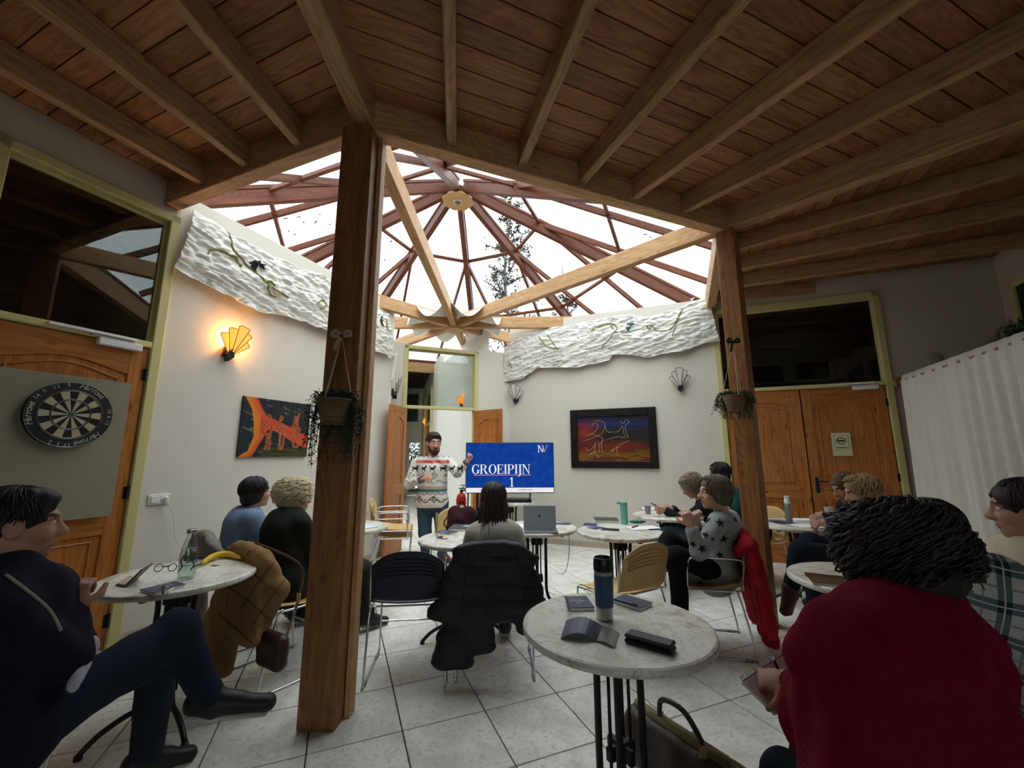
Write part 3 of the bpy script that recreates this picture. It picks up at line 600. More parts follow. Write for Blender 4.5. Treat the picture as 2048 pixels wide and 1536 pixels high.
def paint2(u, v):
    n = vn(u*5+v*2, v*16, 1)*.6+vn(u*12, v*40, 2)*.4; c = np.zeros((len(u), 3))
    key = [(0, 'a8461f'), (.12, 'b98a1e'), (.25, '8a2a1c'), (.36, '9c3020'), (.5, '2a1c22'), (.68, '2c3326'), (.85, '1f2f86'), (1, '2b2d33')]
    vv = np.clip(v+(n-.5)*.3, 0, 1)
    for k in range(3): c[:, k] = np.interp(vv, [a for a, _ in key], [c3(h)[k] for _, h in key])
    red = np.clip(1.4-u*3.4, 0, 1)*np.clip(1-abs(v-.66)*3, 0, 1); c = c*(1-red[:, None])+c3('b8321c')*red[:, None]
    dk = np.clip((u-.72)*4, 0, 1)*np.clip(1-abs(v-.5)*3.2, 0, 1); c = c*(1-dk[:, None]*.8)+c3('34352f')*dk[:, None]*.8
    c *= (.16+.55*n)[:, None]
    Ls = [[(.26, .88), (.30, .90), (.38, .87), (.40, .78), (.36, .62), (.20, .5), (.08, .45)], [(.22, .78), (.24, .84), (.30, .80), (.26, .66), (.12, .56)], [(.40, .82), (.42, .68), (.46, .62)], [(.44, .64), (.58, .64), (.64, .76), (.66, .6), (.68, .5), (.58, .53), (.40, .46)], [(.62, .86), (.66, .82), (.70, .9), (.74, .85), (.68, .74), (.72, .5)],
          [(.60, .30), (.50, .26), (.48, .2), (.58, .34), (.72, .44)], [(.56, .3), (.55, .14), (.60, .1)], [(.26, .42), (.24, .2), (.30, .06)], [(.12, .3), (.14, .22), (.22, .30), (.25, .38)], [(.36, .46), (.34, .3), (.36, .18)], [(.30, .44), (.31, .2)], [(.16, .14), (.26, .22)], [(.28, .10), (.36, .12)], [(.20, .6), (.36, .5), (.30, .34)]]
    for f in Ls: d = pd(u, v, spline(f, 24), 1.5); c = np.where((d < .0038)[:, None], c3('b3a06a'), c)
    return c
p_ = thing('framed_painting', 'dark abstract painting in a wide black frame on the right wall', 'painting', RW(.11, 1.66)); Mx = frame_pts(MR, -.11, 1.657)
for nm, s_, c_ in (('frame_side', (.115, .045, .93), (-.608, -.024, 0)), ('frame_side', (.115, .045, .93), (.608, -.024, 0)), ('frame_rail', (1.10, .045, .115), (0, -.024, .4075)), ('frame_rail', (1.10, .045, .115), (0, -.024, -.4075))): mk(nm, box(*s_, c_, .008), mat('black_frame', '1c1614', .35), p_, Mx)
canvas('picture', 1.104, .704, 220, 140, paint2, M_PIC, p_, Mx @ Matrix.Translation((0, -.018, 0)))
# ---------------------------------------------------------------- dart board on its backing sheet
bs = mk('backing_board', box(.70, .012, 1.0, (-1.05, -.046, 1.46), .002), mat('drab_board', '8f8773', .9, var=(2, .05)), None, ML); tag(bs, 'plain drab board fixed to the left door behind the dart board', 'board')
db = thing('dartboard', 'round bristle dart board with black rim on the left door', 'dartboard', LW(-1.03, 1.68)); Md = ML @ Matrix.Translation((-1.03, -.054, 1.685))
Mf = Md @ Matrix.Rotation(PI/2, 4, 'X')            # local xy = board face, z towards the room
mk('rim', lathe([(.17, .036), (.226, .036), (.226, 0), (.0, 0)], 48), mat('dart_rim', '17171b', .6), db, Mf); sg = []; fmi = []
M_DB = [mat('dart_black', '1d1b1a', .9), mat('dart_cream', 'b3a788', .9), mat('dart_red', '7a2a28', .9), mat('dart_green', '2e5a3c', .9)]
for k in range(20):
    a0, a1 = (k-.5)*PI/10, (k+.5)*PI/10
    for (r0, r1, mi) in ((.016, .099, k % 2), (.099, .107, 2+k % 2), (.107, .162, k % 2), (.162, .170, 2+k % 2)):
        sg.append((np.array([(r*math.sin(a), r*math.cos(a), .037) for r, a in ((r0, a0), (r1, a0), (r1, (a0+a1)/2), (r1, a1), (r0, a1))]), [(0, 4, 3, 2, 1)])); fmi.append(mi)
mk('playing_face', J(*sg), M_DB, db, Mf, fm=fmi); mk('bullseye', lathe([(.0, .039), (.007, .039), (.016, .038), (.016, .036)], 20), M_DB[3], db, Mf)
mk('wire_spider', J(*[tube([(r*math.cos(a), r*math.sin(a), .039) for a in np.linspace(0, 2*PI, 41)[:-1]], .0012, 4, closed=True) for r in (.099, .107, .162, .17, .225)]), M_STEEL, db, Mf)
M_PRINT = mat('silver_print', 'b9b6a8', .6)
def ring_text(s, a_mid, size, r=.19, step=.105, shear=.3):
    out = []
    for k, ch in enumerate(s):
        a = a_mid-(k-(len(s)-1)/2)*step; v, f = text(ch, size, shear)
        if len(v): R_ = np.array(Matrix.Rotation(a-PI/2, 3, 'Z')); out.append((v @ R_.T+np.array([r*math.cos(a), r*math.sin(a), .0375]), f))
    return J(*out)
for a in (62, -62+4, 182): mk('lettering', ring_text('Harrows', math.radians(a), .052), M_PRINT, db, Mf)
for n_, a in (('10', 12), ('6', 0), ('13', -12), ('3', -100), ('17', -88), ('2', -112), ('5', 100), ('12', 118), ('9', 136), ('14', 150)): mk('number', ring_text(n_, math.radians(a), .034, .197, .09, 0), M_PRINT, db, Mf)
# door closers, socket, notice
for lab, Mw, x, z in (('white door closer on top of the left pine door', ML, -.80, 2.252), ('white door closer on the right pine double door', MR, 3.13, 2.252)):
    t_ = thing('door_closer', lab, 'door closer', (Mw @ Vector((x, 0, z)))); mk('body', box(.27, .05, .055, (x, -.026, z), .006), M_WHITEP, t_, Mw); mk('slide_rail', box(.5, .03, .022, (x-.16, -.045, z+.055), .003), M_WHITEP, t_, Mw); mk('arm', box(.24, .012, .016, (x-.06, -.04, z+.035), .002), M_STEEL, t_, Mw)
sk_ = thing('wall_socket', 'white double wall socket with plugged-in charger', 'socket', LW(-.375, 1.05)); mk('plate', box(.155, .014, .082, (-.382, -.007, 1.048), .003), M_WHITEP, sk_, ML); mk('switch', box(.055, .01, .055, (-.418, -.016, 1.048), .003), M_WHITEP, sk_, ML); mk('outlet', lathe([(.022, .0), (.026, .006), (.02, .01)], 20), M_WHITEP, sk_, ML @ Matrix.Translation((-.345, -.014, 1.048)) @ Matrix.Rotation(PI/2, 4, 'X'))
cb = thing('charger_cable', 'thin white charging cable hanging from the socket', 'cable', LW(-.34, .2)); mk('plug', box(.024, .035, .045, (-.343, -.032, 1.04), .005), M_WHITEP, cb, ML)
mk('cord', tube(spline([np.array((ML @ Vector(p))[:]) for p in [(-.343, -.04, 1.03), (-.31, -.05, .97), (-.27, -.05, .85), (-.25, -.06, .72), (-.2, -.1, .6), (-.16, -.2, .3), (-.14, -.25, .02)]], 30), .0035, 6), M_WHITEP, cb, world=True, smooth=True)
nt = thing('paper_notice', 'cream paper notice with round emblem on the right pine door', 'notice', RW(-2.8, 1.53)); mk('sheet', box(.205, .003, .295, (2.803, -.044+.0, 1.528)), mat('cream_paper', 'd9d3a8', .8), nt, MR @ Matrix.Translation((0, .03, 0)))
Mn = MR @ Matrix.Translation((2.803, -.0168, 1.528)); mk('emblem', flatz(J(*[T(tube([(r*math.cos(a), r*.8*math.sin(a), 0) for a in np.linspace(0, 2*PI, 30)[:-1]], .0045, 4, closed=True), (0, .045, 0)) for r in (.05,)], box(.07, .022, .002, (0, .045, 0)))), M_BLACK, nt, Mn)
mk('outline', flatz(J(box(.15, .003, .002, (0, .115, 0)), box(.003, .19, .002, (-.075, .02, 0)), box(.003, .19, .002, (.075, .02, 0)), box(.15, .003, .002, (0, -.075, 0)))), mat('grey_print', '6c6a55', .7), nt, Mn); mk('print_line', flatz(box(.12, .01, .002, (0, -.045, 0))), M_BLACK, nt, Mn)
tag(mk('round_vent', lathe([(.0, .012), (.05, .012), (.085, .008), (.09, 0)], 28), mat('beige_plastic', 'b3a68f', .6), None, MR @ Matrix.Translation((3.86, 0, 2.57)) @ Matrix.Rotation(PI/2, 4, 'X'), smooth=True), 'round beige cover on the dim wall above the curtain rod', 'wall cover')
# ---------------------------------------------------------------- curtain, rod, high window with shelf
rp0 = RW(-3.472, 2.296); u_ = p3(-DL, 0); rod = thing('curtain_rod', 'wooden curtain rod in a round wall socket', 'curtain rod', rp0); mk('pole', cyl(rp0, rp0+u_*7, .014, n=10), W_RAFT, rod, world=True); mk('socket_ring', T(lathe([(.02, .03), (.05, .03), (.06, .02), (.07, 0), (0, 0)], 24), (0, 0, 0)), W_RAFT, rod, axes(rp0, (1, 0, 0), (0, 0, 1), p3(NR, 0)))
sA = np.linspace(.16, 6.6, 420); zz = np.linspace(2.36, .02, 26)
fold = .045*np.sin(sA*34+2.2*np.sin(sA*3.1))+.02*np.sin(sA*71+1.3); P = np.array([[rp0+u_*(s_+.02*math.sin(z*3+s_*9)*(1-z/2.36))+p3(NL, 0)*(-f_*(.35+.65*(2.36-z)/2.36)-.02)*(1 if z < 2.27 else .3)+np.array([0, 0, z-2.296]) for z in zz] for s_, f_ in zip(sA, fold)])
cu_ = mk('curtain', thick(P, p3(NL, 0), .003), mat('white_curtain', 'ece8e0', .9, bump=(90, .25, .003)), smooth=True); tag(cu_, 'long pleated white curtain hanging along the right side', 'curtain')
MO = axes(OC, u_, p3(NL, 0), (0, 0, 1)); wn = thing('window_2', 'high window with painted frame above the curtain', None, kind='structure')
for k in range(4):
    x = .75+1.25*k; mk('frame', J(*[box(1.1 if h else .07, .05, .07 if h else .62, (x+(0 if h else .515*s), -.02, 3.05+(.275*s if h else 0)), .005) for h in (0, 1) for s in (-1, 1)]), M_YELL, wn, MO); mk('glass', box(.98, .01, .5, (x, -.01, 3.05)), M_GREENDK, wn, MO)
she = thing('plant_shelf', 'narrow wooden shelf with brackets under the high window', 'shelf', MO @ Vector((1., 0, 2.62))); mk('board', box(6, .16, .03, (3.0, -.08, 2.66), .004), W_POST, she, MO)
for x in (.12, .42, 2.4): mk('bracket', box(.03, .05, .3, (x, -.03, 2.5), .004), W_POST, she, MO)
# ---------------------------------------------------------------- hanging plants
M_LEAF = [mat('leaf_green', '3f5a35', .6, var=(20, .3)), mat('leaf_dark', '2c4029', .6, var=(20, .3))]; M_WICK = mat('wicker', '7b5f43', .8, bump=(160, .8, .006)); M_CORD = mat('cord_beige', 'b39b7d', .8)
def foliage(c, n, rad, drop, seed, leaf=.022, up=.05, flatn=None):
    r = np.random.default_rng(seed); st = []; lf = []
    for i in range(n):
        a = r.uniform(0, 2*PI); rr = rad*r.uniform(.5, 1.5); L = drop*r.uniform(.2, 1)**1.3; h = up*r.uniform(.4, 1.3)
        d = np.array([math.cos(a), math.sin(a), 0]); 
        if flatn is not None: d = d-flatn*min(0, d @ flatn)*1.4
        pts = spline([c+d*rad*.3, c+d*rr*.8+[0, 0, h], c+d*rr*1.1+[0, 0, -.1*L], c+d*(rr*1.15)+[r.normal()*.012, r.normal()*.012, -.55*L], c+d*(rr*1.12)+[r.normal()*.02, r.normal()*.02, -L]], 16); st.append(tube(pts, .0014, 3, caps=False))
        for p, q in zip(pts[2:-1], pts[3:]):
            for s in range(2):
                tdir = (q-p)/np.linalg.norm(q-p); o = r.normal(size=3); o -= tdir*(o @ tdir); o /= np.linalg.norm(o); sd = np.cross(tdir, o); e = leaf*r.uniform(.7, 1.4); ax_ = o*.8+tdir*.6
                lf.append((np.array([p, p+ax_*e*.5+sd*e*.22, p+ax_*e, p+ax_*e*.5-sd*e*.22]), [(0, 1, 2, 3)]))
    return st, lf
def basket(label, c, hook, r, h, seed, drop, n, nrm, bow=None):
    t_ = thing('hanging_plant', label, 'hanging plant', c-np.array([0, 0, h])); prof = [(.0, -h), (r*.62, -h), (r*.8, -h*.55), (r, 0), (r*.92, 0), (r*.72, -h*.5), (r*.5, -h*.9), (.0, -h*.9)]
    b_ = mk('wicker_pot', lathe(prof, 24, c), M_WICK, t_, world=True, smooth=True); mk('weave_band', J(*[tube([(c[0]+rr*math.cos(a), c[1]+rr*math.sin(a), c[2]+z) for a in np.linspace(0, 2*PI, 25)[:-1]], .005, 5, closed=True) for z, rr in ((0, r), (-.25*h, r*.93), (-.5*h, r*.84), (-.75*h, r*.75), (-h, r*.64))]), M_WICK, b_, world=True)
    for a in (.4, 2.5, 4.6): mk('cord', tube(np.array([c+[r*math.cos(a), r*math.sin(a), 0], hook]), .0035, 5), M_CORD, t_, world=True)
    st, lf = foliage(c+[0, 0, -.01], n, r, drop, seed, flatn=nrm); mk('stems', J(*st), M_LEAF[1], t_, world=True); tag(mk('foliage', J(*lf), M_LEAF[seed % 2], t_, world=True), kind='stuff')
    k_ = mk('hook', J(cyl(hook, hook+np.array([0, .06, 0]), .006, n=8), ell(hook, (.014, .014, .014), 8, 6)), M_BLACK, t_, world=True)
    if bow: mk('ribbon_bow', J(*[tube(spline([hook, hook+np.array([s*.035, -.01, .03]), hook+np.array([s*.055, -.01, -.0]), hook], 10), .006, 5, flat=2) for s in (-1, 1)], tube(np.array([hook, hook+[-.02, -.01, -.04], hook+[-.035, -.01, -.09]]), .006, 5, flat=2)), bow, t_, world=True)
    return t_
hy = 2.375; hk = aty(684, 672, hy-.02); bc = aty(668, 800, hy-.13)
basket('trailing plant in a wicker pot hung on the thick front post', bc, hk, .092, .135, 3, .36, 120, np.array([0, 1., 0]), M_CORD)
hk2 = aty(1466, 684, 3.6); bc2 = aty(1468, 792, 3.52)
basket('bushy plant in a wicker pot hung on the right post', bc2, hk2, .092, .13, 4, .2, 110, np.array([.5, .86, 0]), M_BLACK)
sp = MO @ Vector((.25, -.08, 2.69)); sp = np.array(sp[:]); pt = thing('shelf_plant', 'small green trailing plant on the high shelf in the corner', 'plant', sp); mk('pot', lathe([(.0, 0), (.05, 0), (.07, .1), (.06, .1), (.0, .09)], 16, sp), mat('dark_pot', '3b2c22', .7), pt, world=True)
st, lf = foliage(sp+[0, 0, .1], 16, .09, .25, 9, .04, .1); mk('stems', J(*st), M_LEAF[1], pt, world=True); tag(mk('foliage', J(*lf), mat('leaf_bright', '3f8a35', .6), pt, world=True), kind='stuff')
# ---------------------------------------------------------------- bistro tables
def marble():
    s = NT('marble_laminate').set(.3, 0, .5); oi = s.n('ObjectInfo'); tc = s.n('TexCoord')
    ad = s.n('VectorMath', operation='ADD', i_0=tc.outputs['Object'], i_1=s.n('CombineXYZ', i_0=s.math('MULTIPLY', oi.outputs['Random'], 40.)).outputs[0]); v = ad.outputs[0]
    a = s.noise(v, 5.5, 4, .6, 1.5); vein = s.math('ABSOLUTE', s.math('SUBTRACT', s.noise(v, 4.2, 4, .65, 2.2), .5))
    c = s.ramp(a, [(.3, C('b39d86')), (.45, C('ded7c9')), (.6, C('ebe6dc')), (.75, C('d0c6b6'))]); c = s.mix(s.ramp(vein, [(.0, (.55, .55, .55, 1)), (.025, (0, 0, 0, 1))]), c, C('8f7d68')); s.base(c); return s.m
M_MARB = marble(); TZ = .745
def table(label, x, y, rz=0., proto=[None]):
    t_ = thing('bistro_table', label, 'table', (x, y, 0), rz, 'round marble-topped bistro tables')
    if proto[0]:
        for o in proto[0].children: again(o, t_)
        return t_
    proto[0] = t_; mk('table_top', lathe([(0, .712), (.355, .712), (.368, .718), (.37, .730), (.366, .741), (.358, TZ), (0, TZ)], 56), M_MARB, t_, smooth=False)
    for k in range(4):
        a = k*PI/2+PI/4; c_, s_ = math.cos(a), math.sin(a); P = spline([(r*c_, r*s_, z) for r, z in ((.19, .70), (.11, .69), (.084, .63), (.082, .5), (.082, .3), (.084, .2), (.11, .125), (.17, .105), (.25, .07), (.31, .018))], 30)
        mk('leg', tube(P, .0135, 8), M_BLACK, t_, smooth=True); mk('foot', lathe([(.0, 0), (.017, 0), (.017, .018), (.008, .026), (0, .026)], 12, (.31*c_, .31*s_, 0)), M_BLACK, t_)
    for k in range(2):
        a = k*PI; mk('thin_rod', cyl((.05*math.cos(a), .05*math.sin(a), .16), (.05*math.cos(a), .05*math.sin(a), .66), .0065, n=8), M_BLACK, t_)
    for z, h in ((.62, .06), (.30, .05)): mk('casting', J(box(.13, .03, h, (0, 0, z), .006), box(.03, .13, h, (0, 0, z), .006), box(.06, .06, h*1.3, (0, 0, z), .008)), M_BLACK, t_)
    mk('mount_plate', J(box(.42, .05, .012, (0, 0, .705), .003), box(.05, .42, .012, (0, 0, .705), .003)), M_BLACK, t_); [mk('pad', lathe([(0, .695), (.018, .695), (.018, .712), (0, .712)], 10, (.3*math.cos(a), .3*math.sin(a), 0)), M_BLACK, t_) for a in (0, PI/2, PI, 1.5*PI)]
    return t_
TAB = dict(front=(.41, 1.765), left=(-1.86, 2.442), notes=(-.385, 3.47), laptop=(.225, 3.97), right=(.94, 3.754), back=(1.72, 4.73), far=(2.75, 4.1), near=(1.90, 2.33), post=(-1.545, 4.0), tv=(-.03, 6.12))
table('marble bistro table in front holding the blue thermos cup', *TAB['front'], .5)
table('marble bistro table at left holding the banana and carafe', *TAB['left'], .2); table('marble bistro table with the closed black folder, left of centre', *TAB['notes'], 1.1)
table('marble bistro table carrying the open grey laptop', *TAB['laptop'], .75); table('marble bistro table with the teal drinking bottle', *TAB['right'], .3)
table('marble bistro table by the right wall with grey cup', *TAB['back'], .9); table('marble bistro table with white mugs by the double door', *TAB['far'], .4)
table('marble bistro table with leaflets beside the red shawl', *TAB['near'], .7); table('marble bistro table behind the front post with water glass', *TAB['post'], .6); table('marble bistro table under the television', *TAB['tv'], .8)
# ---------------------------------------------------------------- wire-frame chairs
M_BEIGE = mat('beige_plastic_shell', 'd9b272', .45); M_NAVYP = mat('navy_plastic_shell', '1c2136', .45)
def chair_parts(t_, m, arms):
    w_ = .225; ny, nx = 14, 18; fr = []
    def side(s): return np.array([(s*.235, -.232, .74), (s*.238, -.222, .66), (s*.238, -.20, .50), (s*.236, -.17, .445), (s*.236, .16, .435), (s*.238, .21, .41), (s*.24, .20, .20), (s*.245, .215, .03), (s*.25, .19, .009), (s*.25, -.22, .009), (s*.248, -.245, .03), (s*.245, -.17, .40), (s*.240, -.13, .452)])
    for s in (-1, 1): mk('side_frame', tube(spline(side(s), 60), .0068, 8), M_CHROME, t_, smooth=True)
    mk('front_stretcher', cyl((-.24, .203, .22), (.24, .203, .22), .0058, n=8), M_CHROME, t_); [mk('seat_crossbar', cyl((-.236, y, .428), (.236, y, .428), .006, n=8), M_CHROME, t_) for y in (-.13, .14)]
    for s in (-1, 1):
        for y in (.16, -.19): mk('glide', box(.022, .05, .016, (s*.25, y, .008), .004), mat('grey_glide', '8c8c8c', .5), t_)
    u, v = np.meshgrid(np.linspace(-1, 1, nx), np.linspace(0, 1, ny), indexing='ij'); x = u*w_; y = -.19+.40*v; z = .447+.018*u**2+.012*np.cos(v*PI)-.045*np.clip(v-.86, 0, 1)**1.2*6*.14/.14*.5-.018*np.sin(v*PI)
    mk('seat', thick(np.stack([x, y, z], -1), np.array([0, 0, 1.]), .008), m, t_, smooth=True)
    top = .80-.09*np.abs(u)**2.6; zz_ = .495+(top-.495)*v; yy = -.20-.055*v-.045*(1-u**2)+.0*v
    sh_ = mk('backrest', thick(np.stack([u*(w_+.004), yy, zz_], -1), np.array([0, 1., 0]), .008), m, t_, smooth=True)
    mk('rib', J(*[tube(np.array([(q*.19, -.20-.055*vv-.045*(1-(q*.19/.229)**2)-.003, 0.495+(.80-.495)*vv-.09*abs(q*.19/.229)**2.6*vv) for q in np.linspace(-1, 1, 15)]), .006, 6) for vv in (.52, .60, .68, .76, .84)]), m, sh_)
    if arms:
        for s in (-1, 1): mk('armrest', tube(spline([(s*.238, -.215, .62), (s*.262, -.19, .66), (s*.265, .0, .665), (s*.265, .12, .66), (s*.262, .16, .62), (s*.24, .17, .44)], 26), .0068, 8), M_CHROME, t_, smooth=True)
CH = {}
def chair(label, x, y, az, colr='beige', arms=False, z=0., name='wire_chair', grp='wire-frame plastic chairs'):
    t_ = thing(name, label, 'chair', (x, y, z), -math.radians(az), grp); key = (colr, arms)
    if key in CH:
        for o in CH[key].children:
            c = again(o, t_, WM[t_.name] @ WM[CH[key].name].inverted() @ WM[o.name])
            for g in o.children: again(g, c, WM[t_.name] @ WM[CH[key].name].inverted() @ WM[g.name])
    else: CH[key] = t_; chair_parts(t_, M_NAVYP if colr == 'navy' else M_BEIGE, arms)
    return t_
chair('empty navy plastic chair with chrome wire legs in the middle', -.69, 3.03, -6, 'navy')
chair('beige chair under the long-haired woman, covered by black coat', -.12, 3.10, -2)
chair('empty beige chair behind the blue thermos cup', .80, 3.22, -32)
chair('beige chair holding the red jacket', 1.50, 3.38, -75, arms=True)
chair('beige chair of the woman in blue grey sweater', -2.15, 3.45, 40); chair('beige chair carrying the tan quilted coat', -1.55, 3.0, 35)
chair('beige chair under the person with crossed legs at left', -1.72, 1.42, 48)
chair('lower of two nested beige chairs by the open door', -1.45, 5.25, 78, arms=True); chair('upper of two nested beige chairs by the open door', -1.45, 5.25, 78, arms=True, z=.085)
chair('beige chair of the curly man by the right wall', 2.42, 4.78, -85); chair('beige chair behind the right post', 2.78, 4.95, -100)
chair('beige chair of the person in denim jacket', 3.02, 3.45, -70); chair('beige chair of the person in dark blazer by the double door', 3.3, 3.95, -80)
chair('beige chair under the woman in red shawl', 1.10, .95, -25); chair('beige chair of the man in checked shirt', 1.92, 1.48, -40); chair('beige chair at the right edge by the curtain', 2.45, 1.82, -70)
# ---------------------------------------------------------------- television on its table
tv = thing('television', 'large flat television showing a blue slide', 'television', (-.03, 5.95, .75)); tl = aty(932, 885, 5.93); trr = aty(1107, 885, 5.93); xm = (tl[0]+trr[0])/2; TW = trr[0]-tl[0]; TH = TW*.565; zc = tl[2]-TH/2
Mt = axes((xm, 5.93, zc), (1, 0, .004), (0, 1, 0), (0, 0, 1)); mk('case', box(TW, .05, TH, (0, .027, 0), .008), M_PLAIN_BLACK, tv, Mt)
def emi(name, col, st): 
    s = NT(name); e = s.n('Emission', i_0=C(col), i_1=st); s.l(e.outputs[0], s.t.nodes['Material Output'].inputs[0]); return s.m
def slide():
    s = NT('blue_slide'); n = s.noise(s.coord(), 9, 4, .6); c = s.ramp(n, [(.3, C('123a97')), (.7, C('1b4fae'))]); e = s.n('Emission', i_0=c, i_1=.34); s.l(e.outputs[0], s.t.nodes['Material Output'].inputs[0]); return s.m
sw, sh_ = TW-.02, TH-.024; scn = mk('screen', box(sw, .004, sh_, (0, -.001, 0)), slide(), tv, Mt); E_W = emi('slide_white', 'f4f2f6', .4); E_P = emi('slide_pink', 'f2a9b4', .38)
mk('footer_band', box(sw, .002, sh_*.095, (0, -.004, -sh_*.452)), E_W, scn, Mt); mk('footer_print', J(*[box(w__, .001, .008, (x, -.0056, -sh_*.448)) for x, w__ in ((-.40, .05), (.13, .02), (.17, .04), (.22, .05), (.29, .06), (-.33, .04))]), mat('footer_grey', '8f92a6', .8), scn, Mt)
def rect(x0, y0, x1, y1): return np.array([(x0, y0, 0), (x1, y0, 0), (x1, y1, 0), (x0, y1, 0)], float), [(0, 1, 2, 3)]
def poly(*p): return np.array([(x, y, 0) for x, y in p], float), [tuple(range(len(p)))]
def arc(cx_, cy, ro, rO, ri, rI, a0, a1, n=20):
    a = np.radians(np.linspace(a0, a1, n)); V = [(cx_+ro*math.cos(q), cy+rO*math.sin(q), 0) for q in a]+[(cx_+ri*math.cos(q), cy+rI*math.sin(q), 0) for q in a]; return np.array(V), [(k, k+1, n+k+1, n+k) for k in range(n-1)]
def stem(x, w_=.17, y0=0., y1=1.): return [rect(x, y0, x+w_, y1), rect(x-.06, y0, x+w_+.06, y0+.045), rect(x-.06, y1-.045, x+w_+.06, y1)]
GL = {'G': ([arc(.42, .5, .42, .52, .24, .475, 48, 318, 40), rect(.60, .06, .77, .42), rect(.52, .39, .85, .435), poly((.70, .70), (.76, .70), (.76, 1.0), (.72, 1.0))], .86),
      'R': (stem(.06)+[arc(.34, .745, .36, .255, .19, .21, -90, 90), rect(.2, .955, .36, 1.), rect(.2, .49, .36, .535), poly((.36, .5), (.53, .47), (.80, .06), (.62, .0)), rect(.62, 0, .9, .045)], .9), 'O': ([arc(.43, .5, .43, .52, .25, .475, 0, 360, 48)], .88),
      'E': (stem(.06)+[rect(.2, 0, .66, .045), rect(.2, .955, .63, 1), rect(.2, .49, .46, .53), poly((.62, 0), (.68, 0), (.71, .3), (.67, .3)), poly((.60, 1), (.65, 1), (.66, .72), (.62, .72)), poly((.44, .36), (.48, .36), (.48, .66), (.44, .66))], .74), 'I': (stem(.06), .33),
      'P': (stem(.06)+[arc(.34, .725, .38, .275, .20, .23, -90, 90), rect(.2, .955, .36, 1.), rect(.2, .45, .36, .495)], .76), 'J': ([rect(.12, -.02, .29, 1), rect(.06, .955, .35, 1), arc(.05, -.02, .24, .26, .07, .215, -120, 0), ], .38),
      'N': ([rect(.10, 0, .16, 1), rect(.0, 0, .26, .045), rect(-.02, .955, .2, 1), poly((.06, 1), (.27, 1), (.80, 0), (.74, -.02)), rect(.72, 0, .78, 1), rect(.62, .955, .88, 1)], .9), '1': ([rect(.2, 0, .38, 1), rect(.05, 0, .53, .05), poly((.2, 1), (.2, .84), (.02, .78), (.02, .82))], .6)}
def word(s_, h, x, y):
    out = []; cxx = 0
    for ch in s_:
        g, w_ = GL[ch]; out += [(v*[h*.78, h, 1]+[x+cxx*h*.78, y, 0], f) for v, f in g]; cxx += w_+.045
    return J(*out), cxx*h*.78
hL = sh_*.19; (wv, ww) = word('GROEIPIJN', hL, 0, 0); k_ = (sw*.675)/ww; wv = (wv[0]*[k_, 1, 1]+[-sw*.435, -sh_*.125, 0], wv[1])
mk('title', (lambda q: (q[0]+[0, -.0045, 0], q[1]))(flatz(wv)), E_W, scn, Mt); mk('underline', box(sw*.655, .001, .007, (-sw*.435+sw*.35, -.0042, -sh_*.15)), E_P, scn, Mt)
o1, _ = word('1', sh_*.19, sw*.0, -sh_*.385); mk('title_number', (lambda q: (q[0]+[0, -.0045, 0], q[1]))(flatz(o1)), E_W, scn, Mt)
lg = [poly((0, 0), (.08, 0), (.08, .9), (0, 1)), poly((.0, 1), (.12, 1), (.5, .05), (.42, 0)), rect(-.06, .96, .14, 1), rect(-.06, 0, .14, .05)]; lg2 = [poly((.42, 1), (.52, 1), (.72, .12), (.66, 0)), poly((.66, 0), (.72, .12), (1.0, 1), (.94, 1)), poly((.45, .15), (.52, .0), (.56, .2), (.50, .9), (.45, .9)), rect(.36, .96, .6, 1), rect(.86, .96, 1.1, 1)]
for g, m_ in ((lg, E_W), (lg2, E_P)): v, f = J(*g); mk('logo', (lambda q: (q[0]+[0, -.0045, 0], q[1]))(flatz((v*[.13, .1, 1]+[sw*.33, sh_*.31, 0], f))), m_, scn, Mt)
mk('foot', J(*[tube(np.array([(s*TW*.38, .03, -TH/2), (s*TW*.38, .0, -TH/2-.04), (s*TW*.36, -.09, zc*0-TH/2-.072)]), .012, 6) for s in (-.6, .6)]+[tube(np.array([(s*TW*.38, .03, -TH/2), (s*TW*.38, .10, -TH/2-.07)]), .012, 6) for s in (-.6, .6)]), M_PLAIN_BLACK, tv, Mt)
sb = mk('sound_box', box(.42, .2, .05, (.06, 6.0, TZ+.0255), .006), M_PLAIN_BLACK); tag(sb, 'flat black device box on the table under the television', 'device')
tvs = thing('monitor_stand', 'black upright pole stand behind the television', 'stand', (-.52, 6.05, 0)); mk('pole', cyl((-.5, 6.06, .02), (-.5, 6.06, 1.1), .016), M_BLACK, tvs, world=True); mk('base', box(.3, .3, .02, (-.5, 6.06, .01), .004), M_BLACK, tvs, world=True)
